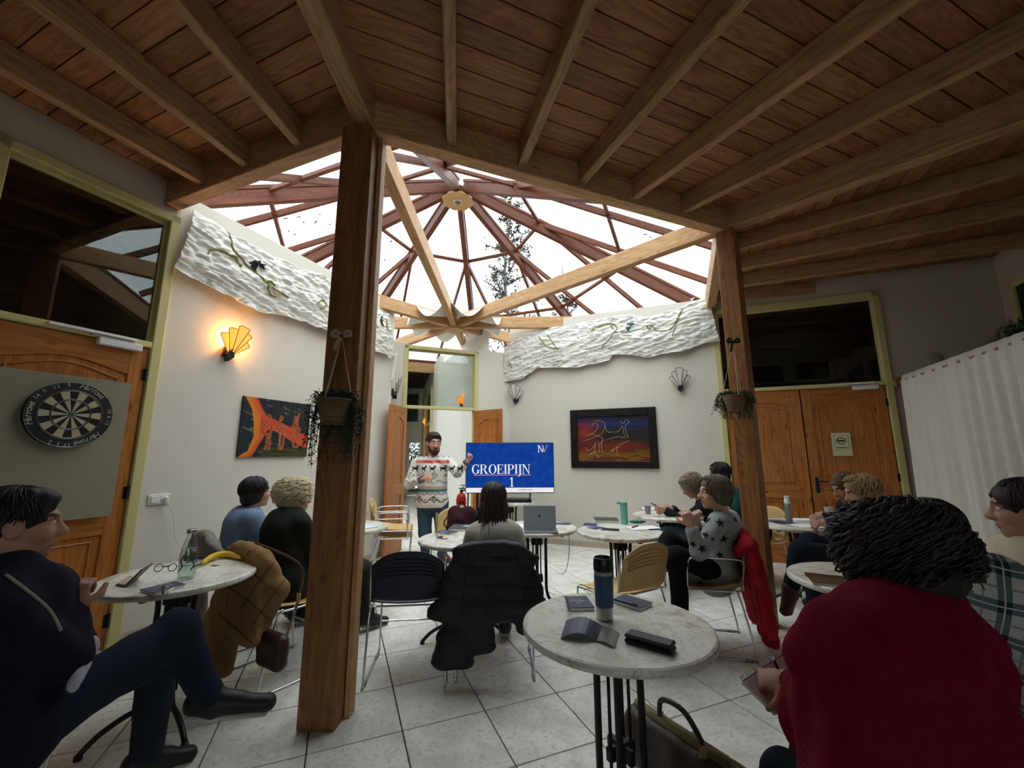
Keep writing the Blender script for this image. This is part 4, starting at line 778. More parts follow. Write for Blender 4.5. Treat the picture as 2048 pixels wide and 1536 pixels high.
# ---------------------------------------------------------------- things on the tables
def onT(px, py): return at(px, py, TZ+.0005)
def book(label, px, py, w_, l_, h_, az, m, cat='notebook', name='notebook', pages=True, grp=None, lines=0, pen=None, z=None):
    c = onT(px, py); t_ = thing(name, label, cat, c if z is None else (c[0], c[1], z), -math.radians(az), grp); mk('cover', box(w_, l_, h_*.18, (0, 0, h_*.91), .001), m, t_); mk('pages', box(w_-.006, l_-.006, h_*.82, (0, 0, h_*.41)), M_PAPER, t_)
    if lines: mk('print', J(*[box(w_*q, .0045, .0006, (-.1*w_+.03*k*w_, l_*(.22-.16*k), h_+.0003)) for k, q in enumerate((.5, .7, .25)[:lines])]), M_INK, t_)
    return t_
def pen(label, a, b, m, grp='pens'):
    a, b = np.array(a), np.array(b); t_ = thing('pen', label, 'pen', (a+b)/2-[0, 0, .006], group=grp); mk('barrel', tube([a, a+(b-a)*.1, a+(b-a)*.85, b], [.0025, .0048, .0048, .004], 8), m, t_, world=True); mk('clip', tube([b+[0, 0, .006], b+(a-b)*.25+[0, 0, .006]], .0012, 5), M_CHROME, t_, world=True); return t_
book('navy notebook with pen on it, left of the thermos cup', 1158, 1210, .105, .145, .014, -4, M_NAVYBOOK, lines=3); pz = TZ+.0215
a_, b_ = at(1139, 1222, pz), at(1132, 1193, pz); pen('dark pen lying on the notebook left of the thermos cup', a_, b_, mat('pen_navy', '1d2438', .3))
book('navy spiral notebook with pen on it, right of the thermos cup', 1264, 1208, .105, .145, .014, -42, mat('navy_glossy', '232a4f', .3), lines=0); pen('dark blue pen lying on the notebook right of the thermos cup', at(1228, 1198, pz), at(1276, 1212, pz), mat('pen_blue', '262e55', .3))
c = onT(1210, 1238); th = thing('thermos_cup', 'tall blue and steel thermos cup with black lid', 'thermos cup', c); mk('steel_base', lathe([(0, 0), (.031, 0), (.032, .004), (.0345, .06), (0, .06)], 32), M_STEEL, th, smooth=False); mk('sleeve', lathe([(.0355, .05), (.0365, .055), (.038, .12), (.0385, .17), (.036, .172)], 32), mat('blue_rubber', '3d5470', .55), th, smooth=True); mk('steel_collar', lathe([(.0375, .17), (.038, .172), (.038, .184), (.036, .185)], 32), M_STEEL, th); mk('lid', lathe([(.037, .184), (.0395, .188), (.0395, .215), (.0365, .236), (.033, .238), (.031, .224), (0, .222)], 32), M_PLAIN_BLACK, th, smooth=False)
lf = thing('leaflet', 'grey folded leaflet lying half open on the front table', 'leaflet', onT(1180, 1272)); q = [onT(1132, 1243), onT(1205, 1254), onT(1238, 1268), onT(1229, 1298), onT(1194, 1284), onT(1121, 1279)]
def fsheet(p0, p1, p2, p3, arch, m, nm): 
    u, v = np.meshgrid(np.linspace(0, 1, 10), np.linspace(0, 1, 4), indexing='ij'); P = ((1-u)*(1-v))[..., None]*p0+(u*(1-v))[..., None]*p1+(u*v)[..., None]*p2+((1-u)*v)[..., None]*p3; P[..., 2] += arch*np.sin(u*PI)+.003; return mk(nm, thick(P, np.array([0, 0, 1.]), .0012), m, lf, world=True, smooth=False)
fsheet(q[0], q[1], q[4], q[5], .022, mat('slate_print', '4c5266', .35), 'panel'); fsheet(q[1], q[2], q[3], q[4], .006, mat('photo_print', '7d6a68', .4, var=(70, .6)), 'photo_panel')
Pn = [(lambda u, v: ((1-u)*(1-v)*q[0]+u*(1-v)*q[1]+u*v*q[4]+(1-u)*v*q[5])+np.array([0, 0, .022*math.sin(u*PI)+.0046]))(u, v) for u in (.3, .42, .54, .66) for v in (.15, .85)]
mk('print_lines', J(*[tube([Pn[2*k], Pn[2*k+1]], .0012, 4) for k in range(4)]), M_INK, lf, world=True)
gc = thing('glasses_case', 'long black glasses case on the front table', 'glasses case', onT(1300, 1293), -math.radians(128)); mk('lower_shell', box(.062, .165, .016, (0, 0, .008), .006), M_PLAIN_BLACK, gc); mk('upper_shell', box(.061, .164, .014, (0, 0, .0245), .006), mat('black_leather', '25262b', .5), gc)
# left table
ca = thing('carafe', 'clear glass carafe of water with metal collar on the left table', 'carafe', onT(372, 1158)); M_CLR = glass('clear_glass', (.93, .97, .95, 1), .02); k_ = 1.02
mk('glass_body', lathe([(r*k_, z*k_) for r, z in ((0, .002), (.036, .002), (.04, .01), (.042, .06), (.042, .12), (.036, .16), (.022, .205), (.018, .235), (.02, .25), (.017, .25), (.0145, .235), (.019, .205), (.033, .16), (.039, .12), (.039, .06), (.037, .012), (0, .01))], 28), M_CLR, ca, smooth=True); mk('water', lathe([(0, .013), (.036, .013), (.0385, .06), (.0385, .12), (.034, .158), (0, .158)], 24), glass('water', (.86, .93, .9, 1), .01), ca, smooth=True); mk('collar', lathe([(.0195, .236), (.0225, .238), (.0225, .256), (.018, .258), (.018, .24)], 24), M_STEEL, ca); mk('painted_mark', J(*[T(tube(spline([(-.012, -.0435, .05), (.004, -.0435, .075), (-.006, -.0435, .1), (.006, -.0425, .13)], 12), .005, 5, flat=.4), rz=a) for a in (0, 1.2)]), mat('slate_blue_print', '3b4458', .6), ca)
bn = thing('banana', 'yellow banana on the left table', 'banana', onT(435, 1126)); pts = [onT(403, 1134)+[0, 0, .02], onT(420, 1124)+[0, 0, .026], onT(440, 1118)+[0, 0, .028], onT(462, 1117)+[0, 0, .024], onT(481, 1122)+[0, 0, .02]]; mk('fruit', tube(spline(pts, 20), np.interp(np.linspace(0, 1, 20), [0, .08, .3, .7, .92, 1], [.006, .014, .019, .019, .013, .005]), 10), mat('banana_skin', 'd9b52e', .5, var=(12, .1)), bn, world=True, smooth=True); mk('stem', tube(spline([pts[0], pts[0]+np.array([-.02, -.012, -.008]), pts[0]+np.array([-.036, -.022, -.012])], 6), [.008, .007, .007, .006, .006, .007], 7), mat('banana_stem', '8a7a3a', .7), bn, world=True); mk('peel_flap', T(ell((0, 0, .005), (.028, .014, .005), 12, 6), onT(431, 1131)), mat('banana_inner', 'd8c9a2', .8), bn, world=True)
sp_ = thing('spectacles', 'black framed glasses lying folded open on the left table', 'glasses', onT(330, 1143)); cs = [onT(316, 1143)+[0, 0, .02], onT(344, 1142)+[0, 0, .02]]
for c in cs: mk('rim', tube([c+[.024*math.cos(a), .006*math.sin(a), .019*math.sin(a)] for a in np.linspace(0, 2*PI, 21)[:-1]], .0022, 6, closed=True), M_PLAIN_BLACK, sp_, world=True)
mk('bridge', tube([cs[0]+[.024, 0, .004], cs[1]+[-.024, 0, .004]], .002, 6), M_PLAIN_BLACK, sp_, world=True); mk('temple', tube(np.array([cs[0]+[-.024, 0, .005], cs[0]+[-.03, .03, .0], cs[0]+[-.02, .11, -.017]]), .002, 6), M_PLAIN_BLACK, sp_, world=True); mk('temple', tube(np.array([cs[1]+[.024, 0, .005], cs[1]+[.03, .03, .0], cs[1]+[.02, .11, -.017]]), .002, 6), M_PLAIN_BLACK, sp_, world=True)
ph = thing('folding_phone', 'half-open folding phone case on the left table', 'phone', onT(262, 1168)); A4 = [onT(231, 1172), onT(258, 1155), onT(276, 1160), onT(252, 1175)]; M_PC = mat('brown_leather_case', '4b3d3b', .5)
def slab(nm, P, t_h, m, par): P = np.array(P); n_ = np.cross(P[1]-P[0], P[3]-P[0]); n_ /= np.linalg.norm(n_); n_ = n_ if n_[2] > 0 else -n_; V = np.concatenate([P, P+n_*t_h]); return mk(nm, (V, [(0, 3, 2, 1), (4, 5, 6, 7)]+[(i, (i+1) % 4, 4+(i+1) % 4, 4+i) for i in range(4)]), m, par, world=True)
bp = slab('base_half', A4, .008, M_PC, ph); slab('glowing_screen', [A4[0]*.9+A4[2]*.1+[0, 0, .0085], A4[1]*.9+A4[3]*.1+[0, 0, .0085], A4[2]*.9+A4[0]*.1+[0, 0, .0085], A4[3]*.9+A4[1]*.1+[0, 0, .0085]], .0008, mat('warm_screen', 'b8a888', .3), bp)
hz = np.array([.045, .03, .075]); slab('lid_half', [A4[3]+[0, 0, .008], A4[2]+[0, 0, .008], A4[2]+hz, A4[3]+hz], .007, M_PC, ph)
book('dark blue notebook at the near edge of the left table', 326, 1178, .105, .148, .012, 25, mat('slate_navy', '3f4460', .5), lines=3); pen('black pen on the notebook at the left table edge', at(326, 1188, TZ+.019), at(329, 1168, TZ+.019), M_PLAIN_BLACK); pen('white pencil beside the notebook at the left table edge', onT(334, 1186)+[0, 0, .005], onT(368, 1166)+[0, 0, .005], M_WHITEP)
book('navy notebook behind the banana', 404, 1120, .105, .148, .012, 70, M_NAVYBOOK); pen('black pen on the notebook behind the banana', at(380, 1117, TZ+.018), at(422, 1113, TZ+.018), M_PLAIN_BLACK)
# centre tables
book('dark blue notebook with pen beside the black folder', 893, 1066, .12, .16, .012, -60, M_NAVYBOOK, lines=2); pen('silver and navy pen on the notebook beside the black folder', at(868, 1062, TZ+.019), at(874, 1070, TZ+.019)+[.03, -.09, 0], M_STEEL)
bk = book('closed black folder with pale picture on the cover', 938, 1058, .33, .24, .022, 4, M_PLAIN_BLACK, 'folder', 'folder'); mk('cover_picture', box(.15, .09, .0008, (.02, .02, .0225)), mat('pale_cover_print', '8fa3b4', .4, var=(30, .3)), bk)
wr_ = thing('snack_wrapper', 'small crumpled red and brown wrapper on the centre-left table', 'wrapper', onT(884, 1076)); mk('foil', T(ell((0, 0, .009), (.028, .017, .009), 9, 5), onT(880, 1076)), mat('brown_foil', '7a4a35', .3, bump=(90, 1, .01)), wr_, world=True); mk('red_strip', T(box(.05, .028, .003, (0, 0, .002)), onT(889, 1078), .4), mat('red_foil', 'b5483c', .4), wr_, world=True)
lp = thing('laptop', 'open silver grey laptop seen from behind its lid', 'laptop', onT(1080, 1062)); lc = onT(1080, 1059); lw_ = .29
M_ALU = mat('space_grey_aluminium', '77777b', .35, .6); mk('base', box(lw_, .2, .013, (lc[0], lc[1]-.09, TZ+.0075), .004), M_ALU, lp, world=True); ld = mk('lid', box(lw_, .007, .2, (0, 0, .1), .003), M_ALU, lp, axes((lc[0], lc[1]+.012, TZ+.006), (1, 0, 0), (0, .985, -.17), (0, .17, .985)))
am = Matrix.Translation((0, -.0042, .105)); mk('apple_mark', flatz(J(poly(*[(.012*math.cos(a)*(1.05-.12*math.sin(a))-(.006 if abs(a) < .45 else 0), .0125*math.sin(a)-.002*math.cos(a*2)) for a in np.linspace(-PI, PI, 30)[:-1]]), poly((.001, .014), (.005, .016), (.006, .022), (.002, .019)))), M_PLAIN_BLACK, ld, WM[ld.name] @ am)
book('navy booklet right of the laptop', 1126, 1048, .15, .1, .006, 8, M_NAVYBOOK, 'booklet', 'booklet', lines=1); book('white sheet left of the laptop', 1035, 1052, .15, .2, .003, 10, M_PAPER, 'paper', 'paper_sheet')
lcab = thing('laptop_cable', 'thin white cable from the laptop table to the floor', 'cable', at(1090, 1200, 0)); mk('cord', tube(spline([lc+[.12, -.02, .01], lc+[.26, .05, -.03], lc+[.22, .12, -.4], at(1090, 1130, .02), at(1082, 1170, .008), at(1112, 1190, .006)], 40), .0035, 6), M_WHITEP, lcab, world=True, smooth=True)
fcab = thing('floor_cable', 'white extension cable winding over the floor tiles', 'cable', at(1130, 1106, 0)); mk('cord', tube(spline([at(*p, .006) for p in ((1095, 1095), (1122, 1100), (1140, 1107), (1160, 1103), (1178, 1099), (1198, 1108), (1216, 1113))], 40), .005, 6), M_WHITEP, fcab, world=True, smooth=True)
book('thick dark grey hardcover book on the teal bottle table', 1212, 1043, .23, .17, .03, 6, mat('dark_grey_cloth', '45423f', .7), 'book', 'book')
tb_ = thing('drinking_bottle', 'translucent teal drinking bottle with flip spout', 'bottle', onT(1249, 1048)); M_TEALP = mat('teal_plastic', '6fb3a8', .25); mk('body', lathe([(0, 0), (.03, 0), (.034, .006), (.034, .165), (.03, .17), (0, .17)], 24), M_TEALP, tb_, smooth=False); cp = mk('cap', lathe([(.032, .168), (.034, .172), (.034, .198), (.028, .204), (0, .204)], 24), mat('teal_cap', '5aa79d', .35), tb_); mk('spout', box(.045, .02, .022, (-.045, 0, .196), .005), mat('teal_cap', '5aa79d'), cp, WM[tb_.name])
gz = thing('pencil_case', 'rounded green zip case beside the teal bottle', 'pencil case', onT(1275, 1047)); mk('shell', ell((0, 0, .018), (.08, .035, .018), 20, 8), mat('green_case', '2a7a63', .5), gz, smooth=True); mk('zip', tube([(.081*math.cos(a), .036*math.sin(a), .018) for a in np.linspace(0, 2*PI, 30)[:-1]], .0025, 5, closed=True), M_PLAIN_BLACK, gz)
pn = book('open white writing pad with navy edge on the right table', 1287, 1057, .28, .17, .008, -14, M_PAPER, 'writing pad', 'writing_pad'); mk('blue_edge', box(.14, .014, .01, (.07, -.088, .005), .001), M_NAVYBOOK, pn); pen('black pen on the white writing pad', at(1263, 1055, TZ+.014), at(1277, 1051, TZ+.014), M_PLAIN_BLACK)
book('blue leaflet with white border on the right table', 1192, 1056, .13, .1, .004, -35, mat('blue_print', '34407a', .4, var=(25, .3)), 'leaflet', 'leaflet', lines=1); book('dark booklet at the left rim of the right table', 1180, 1050, .12, .14, .006, 20, M_NAVYBOOK, 'booklet', 'booklet')
p2_ = thing('phone', 'dark phone with folded spectacles on the right table', 'phone', onT(1221, 1060)); mk('body', box(.072, .15, .009, (0, 0, .0045), .002), mat('olive_black', '2b2a26', .3), p2_, WM[p2_.name] @ Matrix.Rotation(-2.0, 4, 'Z')); mk('screen', box(.066, .14, .0006, (0, 0, .0094)), mat('screen_glass', '151515', .1), p2_, WM[p2_.name] @ Matrix.Rotation(-2.0, 4, 'Z'))
# back right tables
def mug(label, px, py, r, h, m, z=None): c = onT(px, py); t_ = thing('mug', label, 'mug', c); mk('cup', lathe([(0, 0), (r*.75, 0), (r*.8, .004), (r, h), (r*.9, h), (r*.7, .008), (0, .008)], 24), m, t_, smooth=False); mk('handle', T(tube([(0, 0, 0)]+[(.022*math.sin(a)+0., 0, h*.32*-math.cos(a)+h*.32) for a in np.linspace(0, PI, 10)], .004, 6), (-r*1.85+.02, 0, h*.2), PI), m, t_); return t_
mug('lilac grey cup on the table by the right wall', 1296, 1028, .036, .085, mat('lilac_ceramic', '8f8690', .35)); book('white papers on the table by the right wall', 1310, 1018, .3, .2, .008, 10, M_PAPER, 'papers', 'paper_stack')
mug('white mug nearer the pine double door', 1659, 1030, .043, .085, mat('white_ceramic', 'cfc9c4', .3)); mug('white mug half hidden behind the denim sleeve', 1640, 1037, .04, .06, mat('white_ceramic', 'cfc9c4'))
sbt = thing('steel_bottle', 'slim steel bottle with white cap on the far right table', 'bottle', onT(1579, 1045)); mk('body', lathe([(0, 0), (.03, 0), (.03, .155), (.022, .18), (0, .18)], 24), mat('speckled_steel', '8f8f8b', .35, .5, var=(60, .3)), sbt); mk('cap', lathe([(.022, .178), (.027, .182), (.027, .21), (.02, .228), (.022, .235), (.024, .25), (0, .25)], 24), M_WHITEP, sbt)
book('white writing pad under the denim sleeve', 1622, 1053, .27, .2, .006, 6, M_PAPER, 'writing pad', 'writing_pad'); book('white notebook on the far side of the mug table', 1610, 1040, .25, .16, .006, 4, M_PAPER, 'notebook', 'notebook'); book('dark leaflet by the right post on the mug table', 1560, 1045, .16, .2, .004, -10, M_NAVYBOOK, 'leaflet', 'leaflet'); book('pink printed sheet by the right post on the mug table', 1552, 1041, .14, .14, .003, 20, mat('pink_print', 'a07a70', .5), 'leaflet', 'leaflet')
book('dark brown leaflet on the table beside the red shawl', 1655, 1155, .2, .1, .004, 30, mat('brown_print', '3d2e28', .4), 'leaflet', 'leaflet'); book('brown folder on the table beside the red shawl', 1675, 1168, .24, .12, .012, 24, mat('brown_card', '5a4230', .4), 'folder', 'folder')
# table behind the post
gs = thing('water_glass', 'half full water glass on the table behind the front post', 'glass', onT(727, 1046)); mk('tumbler', lathe([(0, .003), (.024, .003), (.026, .0), (.03, .1), (.028, .1), (.023, .008), (0, .008)], 20), M_CLR, gs, smooth=True); mk('water', lathe([(0, .009), (.0225, .009), (.0255, .055), (0, .055)], 20), MATS['water'], gs, smooth=True)
book('white papers with dark folder on the table behind the front post', 722, 1054, .26, .2, .006, 40, mat('bluish_paper', 'd7dde6', .7), 'papers', 'paper_stack')
# extinguisher, bags
ex = thing('fire_extinguisher', 'red fire extinguisher on a low stool behind the backpack', 'fire extinguisher', aty(921, 1075, 6.4)); e0 = aty(921, 1075, 6.4); M_REDX = mat('extinguisher_red', 'b3202a', .3); hh = aty(921, 985, 6.4)[2]-e0[2]
mk('cylinder', lathe([(0, 0), (.07, 0), (.075, .02), (.075, hh*.85), (.06, hh*.95), (.025, hh), (0, hh)], 24), M_REDX, ex, smooth=True); mk('valve', J(box(.04, .04, .05, (0, 0, hh+.02), .006), box(.12, .025, .016, (.02, 0, hh+.06), .004), tube(spline([(0, 0, hh+.05), (.05, 0, hh+.11), (-.02, 0, hh+.1)], 8), .007, 6)), M_BLACK, ex); mk('hose', tube(spline([(.02, 0, hh+.03), (.1, -.01, hh), (.095, -.02, hh*.5), (.085, -.02, hh*.25)], 16), .011, 8), M_BLACK, ex, smooth=True); mk('label_band', lathe([(.0755, hh*.35), (.0758, hh*.36), (.0758, hh*.72), (.0755, hh*.73)], 24), mat('pale_label', 'd6cfc4', .5, var=(40, .2)), ex)
stl = thing('low_stool', 'small dark stool under the fire extinguisher', 'stool', (e0[0], e0[1], 0)); mk('seat', lathe([(0, e0[2]-.03), (.15, e0[2]-.03), (.15, e0[2]), (0, e0[2])], 20), W_POST, stl); [mk('leg', cyl((.11*math.cos(a), .11*math.sin(a), e0[2]-.03), (.13*math.cos(a), .13*math.sin(a), 0), .014, n=8), W_POST, stl) for a in (.5, 2.6, 4.7)]
# ---------------------------------------------------------------- smooth bodies: blended solids turned into one closed surface
def nets(G, org, vox):
    s = G < 0; nx, ny, nz = G.shape
    c8 = [(i, j, k) for i in (0, 1) for j in (0, 1) for k in (0, 1)]
    sl = lambda o: (slice(o[0], nx-1+o[0]), slice(o[1], ny-1+o[1]), slice(o[2], nz-1+o[2]))
    cnt = sum(s[sl(o)].astype(np.int8) for o in c8); act = np.argwhere((cnt > 0) & (cnt < 8))
    if not len(act): return np.zeros((0, 3)), []
    P = np.zeros((len(act), 3)); N = np.zeros(len(act)); ii = act.T
    val = {o: G[ii[0]+o[0], ii[1]+o[1], ii[2]+o[2]] for o in c8}
    for a in c8:
        for ax in range(3):
            if a[ax]: continue
            b = list(a); b[ax] = 1; b = tuple(b); va, vb = val[a], val[b]; m = (va < 0) != (vb < 0); t_ = np.where(m, va/(va-vb+1e-12), 0)
            q = np.tile(np.array(a, float), (len(act), 1)); q[:, ax] = t_; P += q*m[:, None]; N += m
    V = (act+P/N[:, None])*vox+org; idx = -np.ones((nx-1, ny-1, nz-1), np.int64); idx[ii[0], ii[1], ii[2]] = np.arange(len(act)); F = []
    for ax in range(3):
        o1, o2 = [q for q in range(3) if q != ax]; sh = [nx, ny, nz]; A_ = [slice(1, -1)]*3; A_[ax] = slice(0, -1); B_ = [slice(1, -1)]*3; B_[ax] = slice(1, None)
        sa, sb_ = s[tuple(A_)], s[tuple(B_)]; e = np.argwhere(sa != sb_); fl_ = sa[tuple(e.T)]
        base = e.copy(); 
        for q in range(3):
            if q != ax: base[:, q] += 1
        def cell(d1, d2): c = base.copy(); c[:, o1] += d1; c[:, o2] += d2; return idx[c[:, 0], c[:, 1], c[:, 2]]
        Q = np.stack([cell(-1, -1), cell(0, -1), cell(0, 0), cell(-1, 0)], 1); flip = fl_ if ax != 1 else ~fl_; Q[~flip] = Q[~flip][:, ::-1]; Q = Q[(Q >= 0).all(1)]; F.append(Q)
    return V, np.concatenate(F)
def solid(prims, vox, k=.03, disp=None, zmin=None):
    lo = np.full(3, 1e9); hi = -lo
    for p in prims:
        if p[0] == 'c': r = max(p[3], p[4])*(p[5][1] if len(p) > 5 and p[5] else 1); q = np.array([p[1], p[2]]); 
        elif p[0] == 'e': r = max(p[2]); q = np.array([p[1]])
        else: continue
        lo = np.minimum(lo, q.min(0)-r); hi = np.maximum(hi, q.max(0)+r)
    lo -= k+3*vox; hi += k+3*vox; n = np.ceil((hi-lo)/vox).astype(int)+1; G = np.full(n, .5, np.float32)
    ax = [lo[i]+np.arange(n[i])*vox for i in range(3)]
    for p in prims:
        neg = p[0][0] == '-'; ty = p[0][-1]
        if ty == 'c': r = max(p[3], p[4])*(p[5][1] if len(p) > 5 and p[5] else 1); q = np.array([p[1], p[2]])
        else: r = max(p[2]); q = np.array([p[1]])
        a = np.maximum(((q.min(0)-r-k*1.5-2*vox-lo)/vox).astype(int), 0); b = np.minimum(((q.max(0)+r+k*1.5+2*vox-lo)/vox).astype(int)+1, n)
        if (b <= a).any(): continue
        sl = tuple(slice(a[i], b[i]) for i in range(3)); X_ = np.stack(np.meshgrid(*[ax[i][sl[i]] for i in range(3)], indexing='ij'), -1)
        if ty == 'c':
            A_, B_ = np.array(p[1], float), np.array(p[2], float); pa = X_-A_; ba = B_-A_
            if len(p) > 5 and p[5]:
                f_ = np.array(p[5][0], float); f_ /= np.linalg.norm(f_); s_ = 1/p[5][1]-1; pa = pa+((pa @ f_)*s_)[..., None]*f_; ba = ba+f_*(ba @ f_)*s_
            t_ = np.clip((pa @ ba)/(ba @ ba+1e-9), 0, 1); d = np.sqrt(((pa-t_[..., None]*ba)**2).sum(-1))-(p[3]+(p[4]-p[3])*t_)
        else:
            rr = np.array(p[2], float); q = X_-np.array(p[1], float)
            if len(p) > 3 and p[3] is not None: q = q @ np.array(p[3])
            k0 = np.sqrt(((q/rr)**2).sum(-1)); k1 = np.sqrt(((q/rr**2)**2).sum(-1)); d = k0*(k0-1)/(k1+1e-9)
        g = G[sl]
        if neg: h = np.maximum(.012-np.abs(g+d), 0)/.012; G[sl] = np.maximum(g, -d)+h*h*.003
        else: h = np.maximum(k-np.abs(g-d), 0)/k; G[sl] = np.minimum(g, d)-h*h*k*.25
    if disp is not None:
        m = np.abs(G) < .06; X_ = np.stack(np.meshgrid(*ax, indexing='ij'), -1)[m]; G[m] += disp(X_).astype(np.float32)
    if zmin is not None: G = np.maximum(G, (zmin-ax[2])[None, None, :].astype(np.float32))
    return nets(G, lo, vox)
def folds(amp, f=22., seed=0., d=(.3, .2, 1.)):
    def fn(p):
        q = p @ np.array([[.8, .1, .3], [-.2, .9, .2], [.25, -.3, .9]]); return amp*(np.sin(q[:, 0]*f+2.2*np.sin(q[:, 2]*f*.45+seed))*np.sin(q[:, 2]*f*.8+1.7*np.sin(q[:, 1]*f*.5+seed*2))+.5*np.sin(q[:, 1]*f*1.9+seed+2*np.sin(q[:, 0]*f*.7)))
    return fn
def A(px, py, Y): return aty(px, py, Y)
def azv(az): a = math.radians(az); return np.array([math.sin(a), math.cos(a), 0]), np.array([math.cos(a), -math.sin(a), 0])
UP = np.array([0, 0, 1.])
def seated(x, y, az, lean=8, **ov):
    f, r = azv(az); P = np.array([x, y, .54]); t_ = math.tan(math.radians(lean)); J_ = dict(pel=P, f=f, r=r); c = ov.get('chest', P+UP*.36+f*.36*t_)
    n = ov.get('neck', c+UP*.15+f*.02); J_.update(chest=c, neck=n, head=n+UP*.135+f*.03, fd=f, sR=n-UP*.065+r*.178, sL=n-UP*.065-r*.178)
    for s, q in (('R', 1), ('L', -1)):
        h = P+r*q*.085-UP*.02; J_['h'+s] = h; kn = h+f*.43-UP*.01; J_['k'+s] = kn; an = np.array([kn[0]+f[0]*.02, kn[1]+f[1]*.02, .1]); J_['a'+s] = an
    J_.update(ov)
    for s, q in (('R', 1), ('L', -1)):
        e = J_.get('e'+s); e = J_['s'+s]+f*.12-UP*.25+r*q*.03 if e is None else e; J_['e'+s] = e; w_ = J_.get('w'+s); J_['w'+s] = e+f*.2-r*q*.05+UP*.03 if w_ is None else w_
        if 't'+s not in J_: J_['t'+s] = J_['a'+s]+f*.13*1.-UP*.06
    return J_
def hframe(fd, up=UP): fd = np.array(fd, float); fd /= np.linalg.norm(fd); r = np.cross(fd, up); r /= np.linalg.norm(r); return np.stack([r, fd, np.cross(r, fd)], 1)     # columns right, forward, up
def head_prims(c, R, neck, s=1., male=False):
    L = lambda x, y, z: np.array(c)+R @ (np.array([x, y, z])*s); E = lambda p, r: ('e', L(*p), tuple(np.array(r)*s), R)
    P = [E((0, -.012, .03), (.074, .094, .086)), E((0, .022, -.03), (.059, .068, .086)), E((0, .036, -.075), (.046 if male else .042, .048, .038)), E((0, .07, -.098), (.021, .018, .018)), ('c', L(0, .086, .012), L(0, .112, -.027), .0085*s, .0125*s), E((.012, .098, -.031), (.009, .011, .008)), E((-.012, .098, -.031), (.009, .011, .008)),
         ('c', L(-.036, .076, .027), L(.036, .076, .027), .0125*s, .0125*s), E((.036, .056, -.03), (.024, .026, .024)), E((-.036, .056, -.03), (.024, .026, .024)), ('c', L(-.017, .088, -.064), L(.017, .088, -.064), .0085*s, .0085*s), E((.075, -.008, -.008), (.011, .02, .031)), E((-.075, -.008, -.008), (.011, .02, .031)),
         ('c', L(0, -.022, -.05), np.array(neck)-UP*.03, .05*s, .056*s)]
    N = [('-e', L(.031, .096, .008), tuple(np.array((.017, .016, .010))*s), R), ('-e', L(-.031, .096, .008), tuple(np.array((.017, .016, .010))*s), R)]
    return P, N
def hand_prims(w, d, n, side, curl=.5, s=1., thumb=1.):
    d = np.array(d, float); d /= np.linalg.norm(d); n = np.array(n, float); n -= d*(n @ d); n /= np.linalg.norm(n); l = np.cross(n, d)*side; R = np.stack([l, d, n], 1)
    P = [('e', w+d*.046*s, (.040*s, .05*s, .0155*s), R), ('c', w-d*.03, w+d*.02*s, .026*s, .025*s, (l, 1.2))]
    for i, L in enumerate((.074, .082, .076, .06)):
        b = w+d*.084*s+l*(.029-.0195*i)*s; a = .25; p = b
        for k, q in enumerate((.42, .33, .25)):
            a += curl*(1.0, 1.15, .7)[k]; v = d*math.cos(a)+n*math.sin(a)+l*(.06*(1.5-i))*.4; e = p+v*L*q*s; P.append(('c', p, e, (.0092-.0008*k)*s, (.0086-.0008*k)*s)); p = e
    b = w+d*.028*s+l*.034*s; v = d*.62+l*(.75*thumb)+n*.35; v /= np.linalg.norm(v); e = b+v*.04*s; P.append(('c', b, e, .0125*s, .0105*s)); v2 = d*.85+l*.15*thumb+n*.45; v2 /= np.linalg.norm(v2); P.append(('c', e, e+v2*.032*s, .0102*s, .0085*s)); return P
def strands(c, R, n, rad, span, seed, r=.0035, curl=0., cf_=9., hl=.95, low=2.1, fall=0., jit=.06, seg=12, off=.0, frontmax=.8):
    rn = np.random.default_rng(seed); out = []
    for i in range(n):
        ph = rn.uniform(-PI, PI); th0 = rn.uniform(.0, .85)**.8*1.25; mx = frontmax if abs(ph) < hl else low; sp_ = span*rn.uniform(.6, 1.15); th1 = min(th0+sp_, mx+rn.uniform(-.12, .12)); 
        if th1-th0 < .12: th0 = max(0., th1-.35)
        th = np.linspace(th0, th1, seg); p_ = ph+rn.normal()*jit*np.linspace(0, 1, seg)*3; o = 1+off+rn.uniform(0, .07)+.02*np.sin(np.linspace(0, 3, seg)+rn.uniform(0, 6)); cw = curl*np.linspace(.3, 1, seg); a = np.linspace(0, cf_*sp_, seg)+rn.uniform(0, 6)
        q = np.stack([np.sin(th)*np.sin(p_), np.sin(th)*np.cos(p_), np.cos(th)], 1)*np.array(rad)*o[:, None]; tn = np.stack([np.cos(p_), -np.sin(p_), 0*p_], 1); nm = q/np.linalg.norm(q, axis=1)[:, None]
        q = q+tn*(cw*np.sin(a))[:, None]+nm*(cw*(np.cos(a)+.6))[:, None]; W_ = np.array(c)+q @ R.T
        if fall and abs(ph) > hl:
            k = 10; f_ = fall*rn.uniform(.75, 1.05); e = W_[-1]; dn = np.linspace(0, 1, k+1)[1:, None]; W_ = np.concatenate([W_, e-UP*f_*dn-R[:, 1]*.10*dn+(R[:, 0]*rn.normal()*.018+R[:, 1]*rn.normal()*.008)*np.sin(dn*2.2)+curl*np.sin(dn*9+i)*R[:, 0]])
        m = len(W_); rr = r*np.interp(np.linspace(0, 1, m), [0, .15, .75, 1], [.6, 1, .9, .25]); out.append(tube(W_, rr, 4, caps=False))
    return J(*out)
SKIN = vcol('skin', .5, spec=.35)
def fabric(name, col, rough=.9, var=.08, sc=30, bump=.25, weave=None):
    if name in MATS: return MATS[name]
    return mat(name, col, rough, var=(sc, var), bump=(sc*8, bump, .004), spec=.15)
